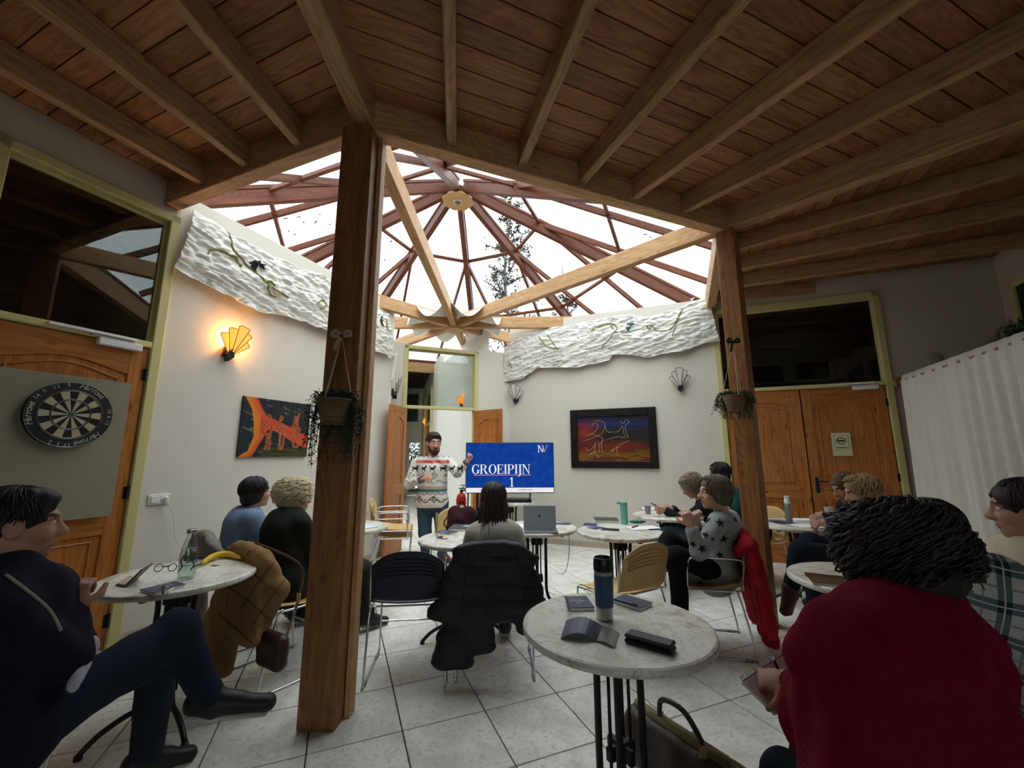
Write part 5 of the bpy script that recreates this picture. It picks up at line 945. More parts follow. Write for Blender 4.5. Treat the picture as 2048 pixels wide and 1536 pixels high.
def person(label, J_, top, legs, shoes, skin='c08d74', hair=None, vox=.014, build=1., hs=1., male=False, sleeve=.93, extra=None, topname='sweater', fold=.006, handsd=None, headup=UP, toplow=.0, cut=None, lips='a8635a', collar=False, toppaint=None, k_top=.02, hem=None, nohands=False, brow=None, shoekind='shoe', shoesole='8f8a82', loose=0.):
    J_ = dict(J_); f, r = J_['f'], J_['r']; b = build; pel, ch, nk, hd = J_['pel'], J_['chest'], J_['neck'], J_['head']
    t_ = thing('person', label, 'person', (pel[0], pel[1], 0)); lat = J_['sR']-J_['sL']; lat /= np.linalg.norm(lat); mid = pel*.5+ch*.5
    R = hframe(J_['fd'], headup); hp, hn = head_prims(hd, R, nk, hs, male); 
    V1, F1 = solid(hp+hn, .0055*max(1, min(1.5, pel[1]/3.)), .02*hs)
    def torso(e): return [('c', pel+UP*.0, mid, .118*b+e, .112*b+e, (lat, 1.28)), ('c', mid, ch+UP*.03, .112*b+e, .118*b+e, (lat, 1.22)), ('c', J_['sL']*.86+J_['sR']*.14, J_['sR']*.86+J_['sL']*.14, .062*b+e, .062*b+e), ('c', nk-UP*.05, J_['sR']*.8+nk*.2-UP*.02, .055*b+e, .05*b+e), ('c', nk-UP*.05, J_['sL']*.8+nk*.2-UP*.02, .055*b+e, .05*b+e)]
    def arms(e, fr=1.):
        P = []
        for s in 'RL': w_ = J_['e'+s]+(J_['w'+s]-J_['e'+s])*fr; P += [('c', J_['s'+s], J_['e'+s], .050*b+e, .042*b+e), ('c', J_['e'+s], w_, .041*b+e, (.041-.011*fr)*b+e)]
        return P
    def legp(e, fr=1.):
        P = [('c', pel-r*.06, pel+r*.06, .115*b+e, .115*b+e)]
        for s in 'RL': a_ = J_['k'+s]+(J_['a'+s]-J_['k'+s])*fr; P += [('c', J_['h'+s], J_['k'+s], .082*b+e, .06*b+e), ('c', J_['k'+s], a_, .056*b+e, .040*b+e)]
        return P
    V2, F2 = solid(torso(-.02)+arms(-.006)+legp(-.014), .022, .03); parts = [(V1, F1), (V2, F2)]; HD = handsd or {}
    for s, q in (('R', 1), ('L', -1)):
        if nohands: break
        h = HD.get(s, {}); d = h.get('d', J_['w'+s]-J_['e'+s]); n_ = h.get('n', -UP*.8-r*q*.5); parts.append(solid(hand_prims(J_['w'+s], np.array(d, float), np.array(n_, float), q, h.get('curl', .5), h.get('s', 1.)), .0048 if pel[1] < 3.6 else .006, .012))
    V = np.concatenate([p[0] for p in parts]); o = 0; F = []
    for p in parts: F.append(np.asarray(p[1])+o); o += len(p[0])
    F = np.concatenate(F); col = np.tile(c3(skin), (len(V), 1)); ql = ((V[:len(V1)]-hd) @ R)/hs; lm = (np.abs(ql[:, 0]) < .025) & (np.abs(ql[:, 2]+.064) < .011) & (ql[:, 1] > .08); col[:len(V1)][lm] = c3(lips)
    ck = np.exp(-((np.abs(ql[:, 0])-.04)**2+(ql[:, 2]+.03)**2)/.0009)*(ql[:, 1] > .03); col[:len(V1)] *= (1-np.outer(ck, [.0, .12, .14])); bm = (np.abs(np.abs(ql[:, 0])-.033) < .019) & (np.abs(ql[:, 2]-.031) < .0055) & (ql[:, 1] > .06); col[:len(V1)][bm] = c3(brow or '4a352a')
    mk('body', (V, F), SKIN, t_, world=True, smooth=True, col=col)
    for q in (1, -1):
        e = hd+R @ (np.array([q*.031, .0765, .007])*hs); ey = mk('eye', (lambda v: (v[0] @ R.T+e, v[1]))(ell((0, 0, 0), (.0125*hs, .010*hs, .0085*hs), 10, 8)), mat('eye_white', 'd6cfc6', .25), t_, world=True, smooth=True); mk('iris', (lambda v: (v[0] @ R.T+e, v[1]))(ell((0, .0075*hs, -.001), (.005*hs, .0035*hs, .005*hs), 8, 6)), mat('iris_dark', '2c211b', .2), ey, world=True, smooth=True)
    e_ = .014+loose; tp = torso(e_)+arms(.011+loose*.6, sleeve)+([('c', pel-UP*toplow-r*.05, pel-UP*toplow+r*.05, .128*b+e_, .128*b+e_)] if toplow is not None else [])
    if collar: tp += [('c', nk-UP*.035, nk+UP*.02, .064*b, .058*b)]
    Vt, Ft = solid(tp+(extra or []), vox, k_top, folds(fold, 24, pel[0]*3), hem); kw = {}
    if toppaint is not None: kw['col'] = toppaint(Vt)
    to = mk(topname, (Vt, Ft), top, t_, world=True, smooth=True, **kw)
    mk('trousers', solid(legp(.012), vox, .04, folds(fold*.8, 26, pel[1]*5)), legs, t_, world=True, smooth=True)
    for s, q in (('R', 1), ('L', -1)):
        a_, to_ = J_['a'+s], J_['t'+s]; d = to_-a_; sh_d = d-np.array([0, 0, d[2]]) if J_['a'+s][2] < .16 else d; L = np.linalg.norm(d); heel = a_-(d/L)*.05-UP*.045 if a_[2] < .16 else a_-(d/L)*.045+np.cross(np.cross(d/L, UP), d/L)*-.045
        dn = UP if a_[2] < .16 else np.cross(np.cross(d/L, UP), d/L); dn = dn/np.linalg.norm(dn); sh = mk(shoekind, solid([('c', heel+dn*.012, to_+dn*.004+d/L*.03, .038, .034, (np.cross(d/L, dn), 1.12)), ('c', a_+dn*.01, a_-dn*.03+d/L*.03, .046, .045), ('c', heel+dn*.035, to_*.55+a_*.45, .036, .034)], .010, .03), shoes, t_, world=True, smooth=True)
        mk('sole', solid([('c', heel-dn*.028, to_+d/L*.03-dn*.03, .018, .016, (np.cross(d/L, dn), 2.2))], .009, .01), mat('sole_'+shoesole, shoesole, .7), sh, world=True, smooth=True)
    if hair: hair(t_, hd, R, hs)
    return t_, to
def hairdo(style, col, seed=0, n=230, big=1.):
    def fn(t_, c, R, s):
        m = mat('hair_'+col, col, .5, var=(130, .5)); L = lambda x, y, z: np.array(c)+R @ (np.array([x, y, z])*s); E = lambda p, r: ('e', L(*p), tuple(np.array(r)*s), R)
        P = [E((0, -.015, .036), (.084, .107, .090))]
        if style in ('short', 'crop', 'layer'): P += [E((0, -.055, -.015), (.070, .055, .062))]
        if style in ('bob', 'layer', 'wavy'): P += [E((.055, -.03, -.02), (.033, .062, .066)), E((-.055, -.03, -.02), (.033, .062, .066)), E((0, -.06, -.04), (.074, .05, .065))]
        if style == 'long': P += [E((0, -.05, -.03), (.088, .062, .09)), ('c', L(0, -.055, -.05), np.array(c)+R @ np.array([0, -.165, 0])*s-UP*.31*s, .066*s, .045*s, (R[:, 0], 1.6)), E((.065, -.01, -.04), (.026, .06, .08)), E((-.065, -.01, -.04), (.026, .06, .08))]
        if style == 'curly': P = [E((0, -.02, .03), (.092*big, .108*big, .096*big)), E((0, -.045, -.03), (.092*big, .075*big, .07*big)), E((.058, -.03, -.045), (.05*big, .06*big, .055*big)), E((-.058, -.03, -.045), (.05*big, .06*big, .055*big))]
        if style == 'bun': P += [E((0, -.06, .0), (.06, .05, .06)), E((0, -.118, .03), (.036, .034, .036))]
        if style == 'top': P = [E((0, -.018, .034), (.080, .103, .088)), E((0, .015, .088), (.06, .072, .034)), E((0, -.06, -.02), (.066, .05, .06))]
        fr = .062 if style != 'curly' else .075
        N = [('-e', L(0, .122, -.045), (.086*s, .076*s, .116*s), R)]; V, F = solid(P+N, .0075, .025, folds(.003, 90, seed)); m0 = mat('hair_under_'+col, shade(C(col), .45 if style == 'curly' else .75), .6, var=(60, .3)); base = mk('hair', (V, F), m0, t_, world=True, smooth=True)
        kw = dict(short=dict(span=1.3, low=2.0), crop=dict(span=.6, low=1.95, r=.0028), layer=dict(span=1.5, low=2.3, off=.05, curl=.007, cf_=5., r=.0048, jit=.12), bob=dict(span=1.7, low=2.4, off=.04, r=.0042, jit=.1), wavy=dict(span=1.6, low=2.3, curl=.013, off=.06, r=.0048), long=dict(span=1.8, low=1.75, fall=.36*s, off=.05, r=.004), bun=dict(span=1.5, low=1.95, off=.02, r=.004), top=dict(span=.9, low=1.9, frontmax=.95), curly=dict(span=1.2, low=2.55, curl=.02*big, cf_=19., off=.06*big, jit=.2, seg=26, r=.0048, frontmax=1.05))[style]
        rad = np.array((.083, .10, .09))*s*(1.08*big if style == 'curly' else 1.); cc = L(0, -.02, .034); kw = dict(kw); kw['r'] = kw.get('r', .0035)*s
        mk('strands', strands(cc, R, n, rad, seed=seed, **kw), m, base, world=True, smooth=True)
    return fn
def decal(par, target, c, n, shape, m, nm, up=UP, off=.004):      # a flat motif laid onto a garment surface
    from mathutils.bvhtree import BVHTree
    n = np.array(n, float); n /= np.linalg.norm(n); x_ = np.cross(up, n); x_ /= np.linalg.norm(x_); y_ = np.cross(n, x_); bv = target['_bvh'] if False else BVH[target.name]
    pts = []
    for (u, v) in shape:
        o = np.array(c)+x_*u+y_*v+n*.2; h = bv.ray_cast(Vector(o), Vector(-n), .5); 
        if h[0] is None: return
        pts.append(np.array(h[0][:])+np.array(h[1][:])*off)
    k = len(pts); cen = np.mean(pts, 0); h = bv.ray_cast(Vector(np.array(c)+n*.2), Vector(-n), .5)
    if h[0] is not None: cen = np.array(h[0][:])+np.array(h[1][:])*off
    mk(nm, (np.array(pts+[cen]), [(i, (i+1) % k, k) for i in range(k)]), m, par, world=True)
BVH = {}
def drawn(par, target, pix, r, m, nm, n=24, off=.3):          # a seam or trim that follows the garment surface
    out = []
    for q in spline([(a, b, 0) for a, b in pix], n):
        d = ray(q[0], q[1]); d /= np.linalg.norm(d); h = BVH[target.name].ray_cast(Vector(CAMP), Vector(d), 9.)
        if h[0] is not None: out.append(np.array(h[0][:])-d*r*off)
    if len(out) > 2: return mk(nm, tube(np.array(out), r, 6), m, par, world=True, smooth=True)
def bvh_of(o):
    from mathutils.bvhtree import BVHTree
    M = np.array(WM[o.name]); V = [tuple(M[:3, :3] @ np.array(v.co[:])+M[:3, 3]) for v in o.data.vertices]; BVH[o.name] = BVHTree.FromPolygons(V, [tuple(p.vertices) for p in o.data.polygons])
def star(r, rot=0.): return [((r if k % 2 == 0 else r*.42)*math.sin(rot+k*PI/5), (r if k % 2 == 0 else r*.42)*math.cos(rot+k*PI/5)) for k in range(10)]
# ---------------------------------------------------------------- the people
DENIM = fabric('dark_denim', '232a38', sc=60); DENIM2 = fabric('blue_denim', '3a4c5c', sc=60); BLK = fabric('black_cloth', '17171b'); NAVYK = fabric('navy_knit', '181b2b'); LEATH = mat('brown_leather', '4a2c20', .4, bump=(80, .2, .003)); BLKSH = mat('black_shoe', '16161a', .5)
# presenter
def fair_isle(V):
    c = np.tile(c3('ddd6c9'), (len(V), 1)); z = V[:, 2]; x = V[:, 0]-V[:, 1]*.15; t_ = lambda a, b: (z > a) & (z < b)
    def put(m, h): c[m] = c3(h)
    zz_ = lambda z0, amp, fr: z0+amp*np.abs(((x*fr) % 1)-.5)*2
    body = np.abs(V[:, 0]-PX[0]) < .24
    put((z > zz_(1.365, .03, 14)) & (z < zz_(1.365, .03, 14)+.012), '6e7f94'); put((z > zz_(1.40, .03, 14)) & (z < zz_(1.40, .03, 14)+.01), '8c98a8')
    put(t_(1.29, 1.335) & body, 'cf3f44'); put(t_(1.29, 1.335) & body & ((((x*55) % 1) > .72) & (((z*60) % 1) > .5)), 'e8d9d2')
    q = (x*7.5) % 1; put((np.abs(z-1.222) < .014) & (q > .2) & (q < .7), '23242c'); put((np.abs(z-1.245) < .016) & (q > .6) & (q < .8), '23242c'); put((np.abs(z-1.2) < .02) & (((q > .2) & (q < .3)) | ((q > .58) & (q < .68))), '23242c'); put((np.abs(z-1.243) < .014) & (q > .12) & (q < .2), '23242c')
    d0 = np.abs(((x*6) % 1)-.5)*.16+np.abs(z-1.125)
    put((d0 < .05) & (d0 > .036), '5d5a55'); put(d0 < .014, '5d5a55')
    put((z > zz_(1.02, .035, 7)) & (z < zz_(1.02, .035, 7)+.012), '3f5f7d'); put((z > zz_(.998, .035, 7)) & (z < zz_(.998, .035, 7)+.006), '7c8fa0')
    put(t_(.958, .985) & body, 'c9a98a'); put(t_(.908, .953) & body, '5f8080'); put((z > zz_(.865, .025, 14)) & (z < zz_(.865, .025, 14)+.011) & body, '4c5560')
    d1 = np.abs(((x*5) % 1)-.5)*.2+np.abs(z-.81); put((d1 < .045) & (d1 > .028) & body, '4e2e2c'); put((d1 < .013) & body, '4e2e2c'); put((np.abs(z-.81) < .006) & (((x*18) % 1) > .4) & body, '4e2e2c'); put((np.abs(z-.81-.035*np.sin(x*32)) < .008) & body, '4e2e2c')
    return c
PY = 5.85; PX = A(867, 940, PY); FD = np.array([.42, -.9, -.12])
Jp = dict(f=np.array([.2, -.98, 0]), r=np.array([-.98, -.2, 0]), pel=A(864, 1000, PY), chest=A(867, 945, PY), neck=A(868, 914, PY-.01), head=A(868, 886, PY-.05), fd=FD, sR=A(832, 928, PY+.02), sL=A(899, 926, PY-.03), eR=A(818, 968, PY-.10), wR=A(848, 957, PY-.30), eL=A(914, 945, PY-.15), wL=A(936, 921, PY-.25), hR=A(850, 1010, PY), hL=A(881, 1010, PY), kR=A(850, 1066, PY), kL=A(884, 1066, PY-.02), aR=np.array([-1.18, PY+.02, .09]), aL=np.array([-.94, PY-.03, .09]), tR=np.array([-1.20, PY-.12, .035]), tL=np.array([-.83, PY-.12, .035]))
SW = vcol('fair_isle_wool', .95, (350, .3, .003), .1)
def beard(t_, c, R, s):
    hairdo('top', '2b1f1a', 5, 170)(t_, c, R, s); L = lambda x, y, z: np.array(c)+R @ (np.array([x, y, z])*s); E = lambda p, r: ('e', L(*p), tuple(np.array(r)*s), R)
    mk('beard', solid([E((0, .052, -.092), (.052, .046, .042)), E((.05, .02, -.06), (.018, .034, .05)), E((-.05, .02, -.06), (.018, .034, .05)), ('c', L(-.022, .095, -.052), L(.022, .095, -.052), .008*s, .008*s), ('-e', L(0, .105, -.068), (.02*s, .02*s, .007*s), R)], .006, .02, folds(.002, 120)), mat('beard_hair', '3a2119', .8, var=(90, .3)), t_, world=True, smooth=True)
    for q in (1, -1): mk('eyeglass_rim', tube([L(q*.033+.025*math.cos(a), .112-.006*abs(math.cos(a)), .004+.019*math.sin(a)) for a in np.linspace(0, 2*PI, 17)[:-1]], .0016, 5, closed=True), mat('clear_pink_frame', 'b98f86', .3), t_, world=True)
    mk('eyeglass_bridge', tube([L(-.008, .113, .008), L(.008, .113, .008)], .0016, 5), MATS['clear_pink_frame'], t_, world=True); [mk('eyeglass_temple', tube([L(q*.058, .106, .008), L(q*.078, .0, .01)], .0016, 5), MATS['clear_pink_frame'], t_, world=True) for q in (1, -1)]
pr_, psw = person('bearded man in patterned knit sweater and jeans standing by the television', Jp, SW, DENIM2, LEATH, 'c99178', beard, .0085, 1.22, 1.2, True, .62, topname='knit_sweater', handsd={'L': dict(d=(.5, -.15, .85), n=(-.7, -.6, 0), curl=1.25), 'R': dict(d=(.75, -.35, .25), n=(.3, .8, -.5), curl=.8)}, toplow=.02, hem=.70, toppaint=fair_isle, fold=.0035, loose=.006, brow='2b1f1a', k_top=.03)
for s, a, b in (('R', .3, .85), ('L', .3, .9)):
    e, w_ = Jp['e'+s], Jp['w'+s]; mk('tattoo', tube(np.array([e+(w_-e)*q for q in (.70, .78, .86, .93)]), [.0475, .0455, .0435, .041], 12, caps=False), mat('tattoo_ink', '6a5a55', .6, var=(70, .6)), pr_, world=True, smooth=True)
# long-haired woman seen from behind
Jw = seated(-.12, 3.02, -3, chest=A(988, 1078, 3.05), neck=A(988, 1040, 3.09), head=A(988, 1000, 3.14), sR=A(1030, 1068, 3.06), sL=A(946, 1068, 3.06), eL=A(936, 1112, 3.16), eR=A(1040, 1112, 3.18), wL=A(945, 1085, 3.38)-UP*.0, wR=A(1022, 1085, 3.38), fd=np.array([.05, .99, -.12]))
person('long-haired woman in cream sweater seen from behind', Jw, fabric('cream_wool', 'b8b0a4', sc=40), BLK, BLKSH, hair=hairdo('long', '3a2720', 3, 420), vox=.010, build=.92, hs=1.0, fold=.005, loose=.012)
# woman with star sweater
Js = seated(1.57, 3.42, -78, chest=A(1452, 1070, 3.37), neck=A(1447, 1030, 3.33), head=A(1428, 985, 3.30), sL=A(1437, 1046, 3.21), sR=A(1462, 1040, 3.52), eL=A(1398, 1103, 3.14), wL=A(1382, 1052, 3.10), eR=A(1420, 1095, 3.52), wR=A(1394, 1046, 3.30), fd=np.array([-.98, .12, -.02]), kR=A(1338, 1082, 3.38), aR=A(1312, 1130, 3.25), kL=A(1352, 1112, 3.22), aL=np.array([1.22, 3.2, .1]), tL=np.array([1.10, 3.18, .035]), tR=A(1296, 1150, 3.22))
st_, stt = person('woman in grey star-print sweater with red jacket over her chair', Js, fabric('grey_jersey', 'a3a5a3', sc=60, var=.05), BLK, BLKSH, 'c99a80', hairdo('layer', '6b5a4b', 8, 560), .009, .98, 1.02, sleeve=.80, handsd={'L': dict(d=(-.3, .1, .95), n=(.1, .95, .1), curl=.7), 'R': dict(d=(-.3, -.25, .9), n=(.1, -.95, 0), curl=.7)}, toplow=.06, loose=.012, fold=.005, extra=[('c', Js['pel']+UP*.02, Js['hL']+UP*.015+Js['f']*.17, .135, .112), ('c', Js['pel']+UP*.1, Js['hL']-Js['f']*.06, .13, .12)])
bvh_of(stt); M_STAR = mat('black_star_print', '1b1b1f', .9)
for k, (px, py, r) in enumerate(((1440, 1046, .034), (1470, 1040, .028), (1447, 1077, .034), (1404, 1098, .034), (1393, 1132, .03), (1392, 1143, .034), (1411, 1070, .03), (1417, 1040, .026), (1386, 1088, .03), (1400, 1058, .028), (1425, 1078, .018), (1378, 1120, .026), (1420, 1140, .036), (1400, 1165, .034), (1440, 1110, .03), (1470, 1085, .03))):
    d = ray(px, py); d /= np.linalg.norm(d); h = BVH[stt.name].ray_cast(Vector(CAMP), Vector(d), 8.)
    if h[0] is not None:
        n_ = np.array(h[1][:]); n_ = n_ if n_ @ d < 0 else -n_; n_ = n_*.5-d*.5; decal(stt, stt, np.array(h[0][:]), n_, star(r, k*.7), M_STAR, 'star')
# curly man on his phone by the right wall
Jc = seated(2.42, 4.80, -85, chest=A(1425, 1028, 4.78), neck=A(1405, 1000, 4.76), head=A(1383, 972, 4.74), sL=A(1408, 1012, 4.62), sR=A(1412, 1008, 4.95), eL=A(1366, 1043, 4.58), wL=A(1332, 1022, 4.58), eR=A(1372, 1038, 4.95), wR=A(1345, 1018, 4.75), fd=np.array([-.85, .1, -.5]), headup=None) if False else seated(2.42, 4.80, -85, chest=A(1425, 1028, 4.78), neck=A(1405, 1000, 4.76), head=A(1383, 972, 4.74), sL=A(1408, 1012, 4.62), sR=A(1412, 1008, 4.95), eL=A(1366, 1043, 4.58), wL=A(1332, 1022, 4.58), eR=A(1372, 1038, 4.95), wR=A(1345, 1018, 4.75), fd=np.array([-.85, .1, -.5]), kL=A(1338, 1068, 4.5), aL=A(1312, 1094, 4.38), tL=A(1296, 1098, 4.34), kR=A(1345, 1062, 4.95))
person('man with grey curly hair in dark jacket bent over his phone', Jc, fabric('charcoal_jacket', '26272c'), fabric('light_jeans', '56748f', sc=60), mat('white_sneaker', 'b9b6b0', .6), 'c0917a', hairdo('curly', '8a7a66', 12, 330, .92), .012, 1.05, 1.02, True, .95, topname='jacket', handsd={'L': dict(d=(-.9, .1, .2), n=(0, .8, .5), curl=.7), 'R': dict(d=(-.9, -.2, .1), n=(0, -.8, .5), curl=.7)})
hp_ = A(1316, 1013, 4.63); hph = thing('held_phone', 'phone in the hands of the curly-haired man', 'phone', hp_); mk('body', box(.072, .15, .009, (0, 0, 0), .003), M_PLAIN_BLACK, hph, axes(hp_, (.2, .97, 0), (-.9, .2, .45), (.42, -.1, .9))); mk('screen', box(.066, .142, .001, (0, 0, .0055)), mat('dim_screen', '6d7480', .2), hph, axes(hp_, (.2, .97, 0), (-.9, .2, .45), (.42, -.1, .9)))
# person in dark green behind the star sweater
Jg = seated(2.80, 4.95, -95, chest=A(1482, 1012, 4.93), neck=A(1460, 975, 4.88), head=A(1438, 948, 4.85), fd=np.array([-.9, .4, -.15]))
person('dark-haired person in green jacket half hidden behind the star sweater', Jg, fabric('dark_green_cloth', '22403c'), BLK, BLKSH, hair=hairdo('layer', '241b18', 14, 200), vox=.014, build=1.0, topname='jacket')
# two at the far right table
Jb = seated(3.34, 3.95, -80, chest=A(1722, 1030, 3.85), neck=A(1708, 1002, 3.82), head=A(1692, 975, 3.78), fd=np.array([-.9, .15, -.4]), eL=A(1690, 1050, 3.7), wL=A(1648, 1033, 3.78), eR=A(1700, 1040, 4.1), wR=A(1655, 1030, 4.05))
person('woman in dark blazer and white blouse writing at the far right table', Jb, fabric('brown_black_blazer', '2b211e'), DENIM, BLKSH, 'bf8f78', hairdo('bun', '6d5642', 16, 260), .012, .95, 1., topname='blazer', handsd={'L': dict(d=(-.9, .1, -.1), curl=.8)})
c = A(1702, 1012, 3.66); shv = mk('blouse_front', thick(np.array([[A(1694+4*u+8*v*(1-u), 992+38*v, 3.70-.02*math.sin(u*PI)) for u in np.linspace(0, 1, 5)] for v in np.linspace(0, 1, 8)]), np.array([-.5, -.8, 0]), .01), M_PAPER, bpy.data.objects['person.005'] if 'person.005' in bpy.data.objects else None, world=True, smooth=True)
Jd = seated(3.06, 3.42, -68, chest=A(1748, 1045, 3.38), neck=A(1738, 1015, 3.36), head=A(1722, 985, 3.33), fd=np.array([-.9, .3, -.25]), eL=A(1715, 1062, 3.28), wL=A(1655, 1045, 3.42), eR=A(1722, 1058, 3.62), wR=A(1668, 1042, 3.75), kL=A(1600, 1100, 3.3), aL=A(1580, 1180, 3.35), tL=A(1572, 1215, 3.33), kR=A(1620, 1085, 3.5), aR=np.array([2.35, 3.45, .1]), tR=np.array([2.25, 3.42, .035]))
person('blond person in blue denim jacket at the far right table', Jd, fabric('denim_jacket', '3f5a7d', sc=60), DENIM, LEATH, 'c0907a', hairdo('wavy', 'a98b5f', 18, 320), .011, 1.0, 1.02, topname='denim_jacket', collar=True, shoekind='boot', handsd={'L': dict(d=(-.95, .1, -.05), curl=.7)})
# two on the left
J2 = seated(-2.19, 3.48, 48, chest=A(488, 1056, 3.52), neck=A(500, 1020, 3.53), head=A(512, 985, 3.55), fd=np.array([.62, .77, .05]))
person('person with short dark hair in blue grey sweater by the left wall', J2, fabric('blue_grey_wool', '7487a0', sc=40), BLK, BLKSH, 'c18f7a', hairdo('bob', '1f1613', 20, 330), .011, 1.08, 1.02, loose=.012)
J3 = seated(-1.60, 3.06, 42, chest=A(572, 1066, 3.10), neck=A(582, 1028, 3.14), head=A(590, 994, 3.18), fd=np.array([.68, .72, -.08]), kR=A(722, 1140, 3.50), aR=A(736, 1235, 3.62)*[1, 1, 0]+[0, 0, .1], kL=A(690, 1115, 3.75))
person('person with blond curls in dark green coat beside the front post', J3, fabric('dark_olive_coat', '23261f'), fabric('dark_slacks', '2c2b2c'), BLKSH, 'c79880', hairdo('curly', 'd8c9a6', 22, 480, .98), .011, 1.12, 1.02, topname='coat', collar=True, loose=.014)
# left foreground
c1 = A(22, 1240, 1.48); f1, r1 = azv(52)
J1 = seated(-1.64, 1.46, 52, chest=c1, neck=A(20, 1128, 1.46), head=A(36, 1050, 1.50), sR=c1+UP*.05+r1*.17, sL=c1+UP*.05-r1*.17, eR=A(128, 1318, 1.50), wR=A(140, 1226, 1.58), eL=A(150, 1290, 1.78), wL=A(132, 1216, 1.68), fd=np.array([.66, .75, -.05]), kR=A(352, 1262, 1.90), aR=A(420, 1395, 1.92), tR=A(520, 1405, 1.98), kL=A(318, 1310, 1.98), aL=np.array([-1.60, 2.04, .1]), tL=np.array([-1.53, 2.16, .035]))
pe, tp1 = person('person in navy sweater with crossed legs and folded hands, left foreground', J1, NAVYK, DENIM, BLKSH, 'b98872', hairdo('top', '241812', 24, 420), .010, 1.12, 1.04, False, .86, handsd={'R': dict(d=(.0, .12, 1), n=(-.5, .85, 0), curl=1.0, s=1.05), 'L': dict(d=(.05, -.1, 1), n=(-.2, -.95, 0), curl=1.0, s=1.05)}, shoekind='sneaker', shoesole='b8b2a6', fold=.006, loose=.012)
bvh_of(tp1); mk('shirt_tail', solid([('c', A(160, 1335, 1.52), A(180, 1295, 1.58), .016, .02, (UP, 2.)), ('c', A(150, 1365, 1.48), A(168, 1320, 1.54), .015, .018, (UP, 1.6))], .008, .02, folds(.004, 60)), fabric('pale_shirt', 'b9b6c4'), pe, world=True, smooth=True)
drawn(pe, tp1, [(12, 1150), (60, 1186), (100, 1222), (122, 1262)], .005, fabric('beige_trim', '9c8b7d'), 'neck_trim')
# woman in the red shawl
c11 = A(1805, 1320, 1.10); f11, r11 = azv(-32)
J11 = seated(1.06, .98, -32, chest=c11, neck=A(1790, 1222, 1.13), head=A(1792, 1126, 1.17), sR=c11+UP*.05+r11*.18, sL=c11+UP*.05-r11*.18, eL=A(1632, 1425, 1.20), wL=A(1584, 1362, 1.36), eR=c11+r11*.17-UP*.2+f11*.12, wR=c11+r11*.1+f11*.2-UP*.25, fd=np.array([-.32, .93, -.3]))
p11, s11 = person('woman with dark curls wrapped in a red shawl, right foreground', J11, fabric('dark_red_knit', '4a0f1c'), DENIM, BLKSH, 'a9765f', hairdo('curly', '2e2320', 26, 1100, 1.12), .012, .85, .98, handsd={'L': dict(d=(-.75, .6, -.25), n=(.4, .3, -.85), curl=.9)})
def shawlmat():
    s = NT('red_knit_shawl').set(.95, 0, .1); v = s.coord(); n = s.noise(v, 40, 3); wv = s.n('TexWave', i_Vector=s.coord((1, 1, 1)), i_Scale=120., i_Distortion=1., i_Detail=0.); c = s.mix(n, C('600b22'), C('8c1430')); s.base(c); s.bump(s.math('ADD', wv.outputs['Fac'], s.noise(v, 300, 2)),   .35, .003); return s.m
sR, sL = J11['sR'], J11['sL']; dn = -UP
sh_prims = [('c', sL-r11*.02+UP*.02, sR+r11*.02+UP*.02, .10, .10), ('c', J11['neck']-UP*.06-f11*.03, c11, .10, .15, (r11, 1.4)), ('c', c11, np.array([c11[0], c11[1], .62]), .165, .21, (r11, 1.42)), ('c', sL-r11*.03-UP*.03, sL-r11*.05-UP*.55+f11*.05, .09, .12), ('c', sR+r11*.05-UP*.03, sR+r11*.13-UP*.55, .095, .14), ('c', sL-r11*.02+f11*.05, J11['eL']-UP*.02, .085, .08), ('c', J11['neck']-UP*.075-r11*.10-f11*.02, J11['neck']-UP*.06+r11*.12-f11*.05, .062, .062)]
def drap(p): q = p-c11; a = np.arctan2(q @ r11, q @ f11); return .010*np.sin(a*13+2*np.sin(q[:, 2]*6))*np.clip(.3-q[:, 2], .1, .8)*1.6+.006*np.sin(q[:, 2]*38+3*np.sin(a*2))*np.exp(-((q[:, 2]-.03)/.10)**2)*2
mk('shawl', solid(sh_prims, .011, .07, drap), shawlmat(), p11, world=True, smooth=True)
# writing block in her lap
nb = thing('spiral_pad', 'white spiral writing pad with red border held by the woman in red shawl', 'writing pad', A(1545, 1360, 1.42)); Q = [A(1482, 1366, 1.40), A(1588, 1296, 1.56), A(1640, 1350, 1.52), A(1548, 1432, 1.36)]; slab('block', Q, .010, M_PAPER, nb); 
bq = lambda u, v, z=.0108: (Q[0]*(1-u)+Q[1]*u)*(1-v)+(Q[3]*(1-u)+Q[2]*u)*v+np.array([0, 0, z]); slab('red_band', [bq(0, .05), bq(1, .05), bq(1, .1), bq(0, .1)], .0008, mat('crimson_print', '9c2238', .6), nb); slab('red_edge', [bq(0, .05), bq(.05, .05), bq(.05, 1), bq(0, 1)], .0008, MATS['crimson_print'], nb)
mk('spiral_wire', tube(np.array([Q[0]+(Q[1]-Q[0])*(k/180)+np.array([0, 0, .008])+.007*(np.array([0, 0, 1])*math.sin(k*PI/4)+((Q[3]-Q[0])/np.linalg.norm(Q[3]-Q[0]))*math.cos(k*PI/4)) for k in range(181)]), .0011, 4), M_STEEL, nb, world=True)
for k in range(3): mk('punch_hole', T(lathe([(0, 0), (.004, 0), (.004, .0008), (0, .0008)], 10), bq(.14, .25+.17*k, .0112)), M_NAVYBOOK, nb, world=True)
pen('black pen in the writing hand of the woman in red shawl', A(1572, 1372, 1.40), A(1549, 1334, 1.40)+[0, 0, .02], M_PLAIN_BLACK)
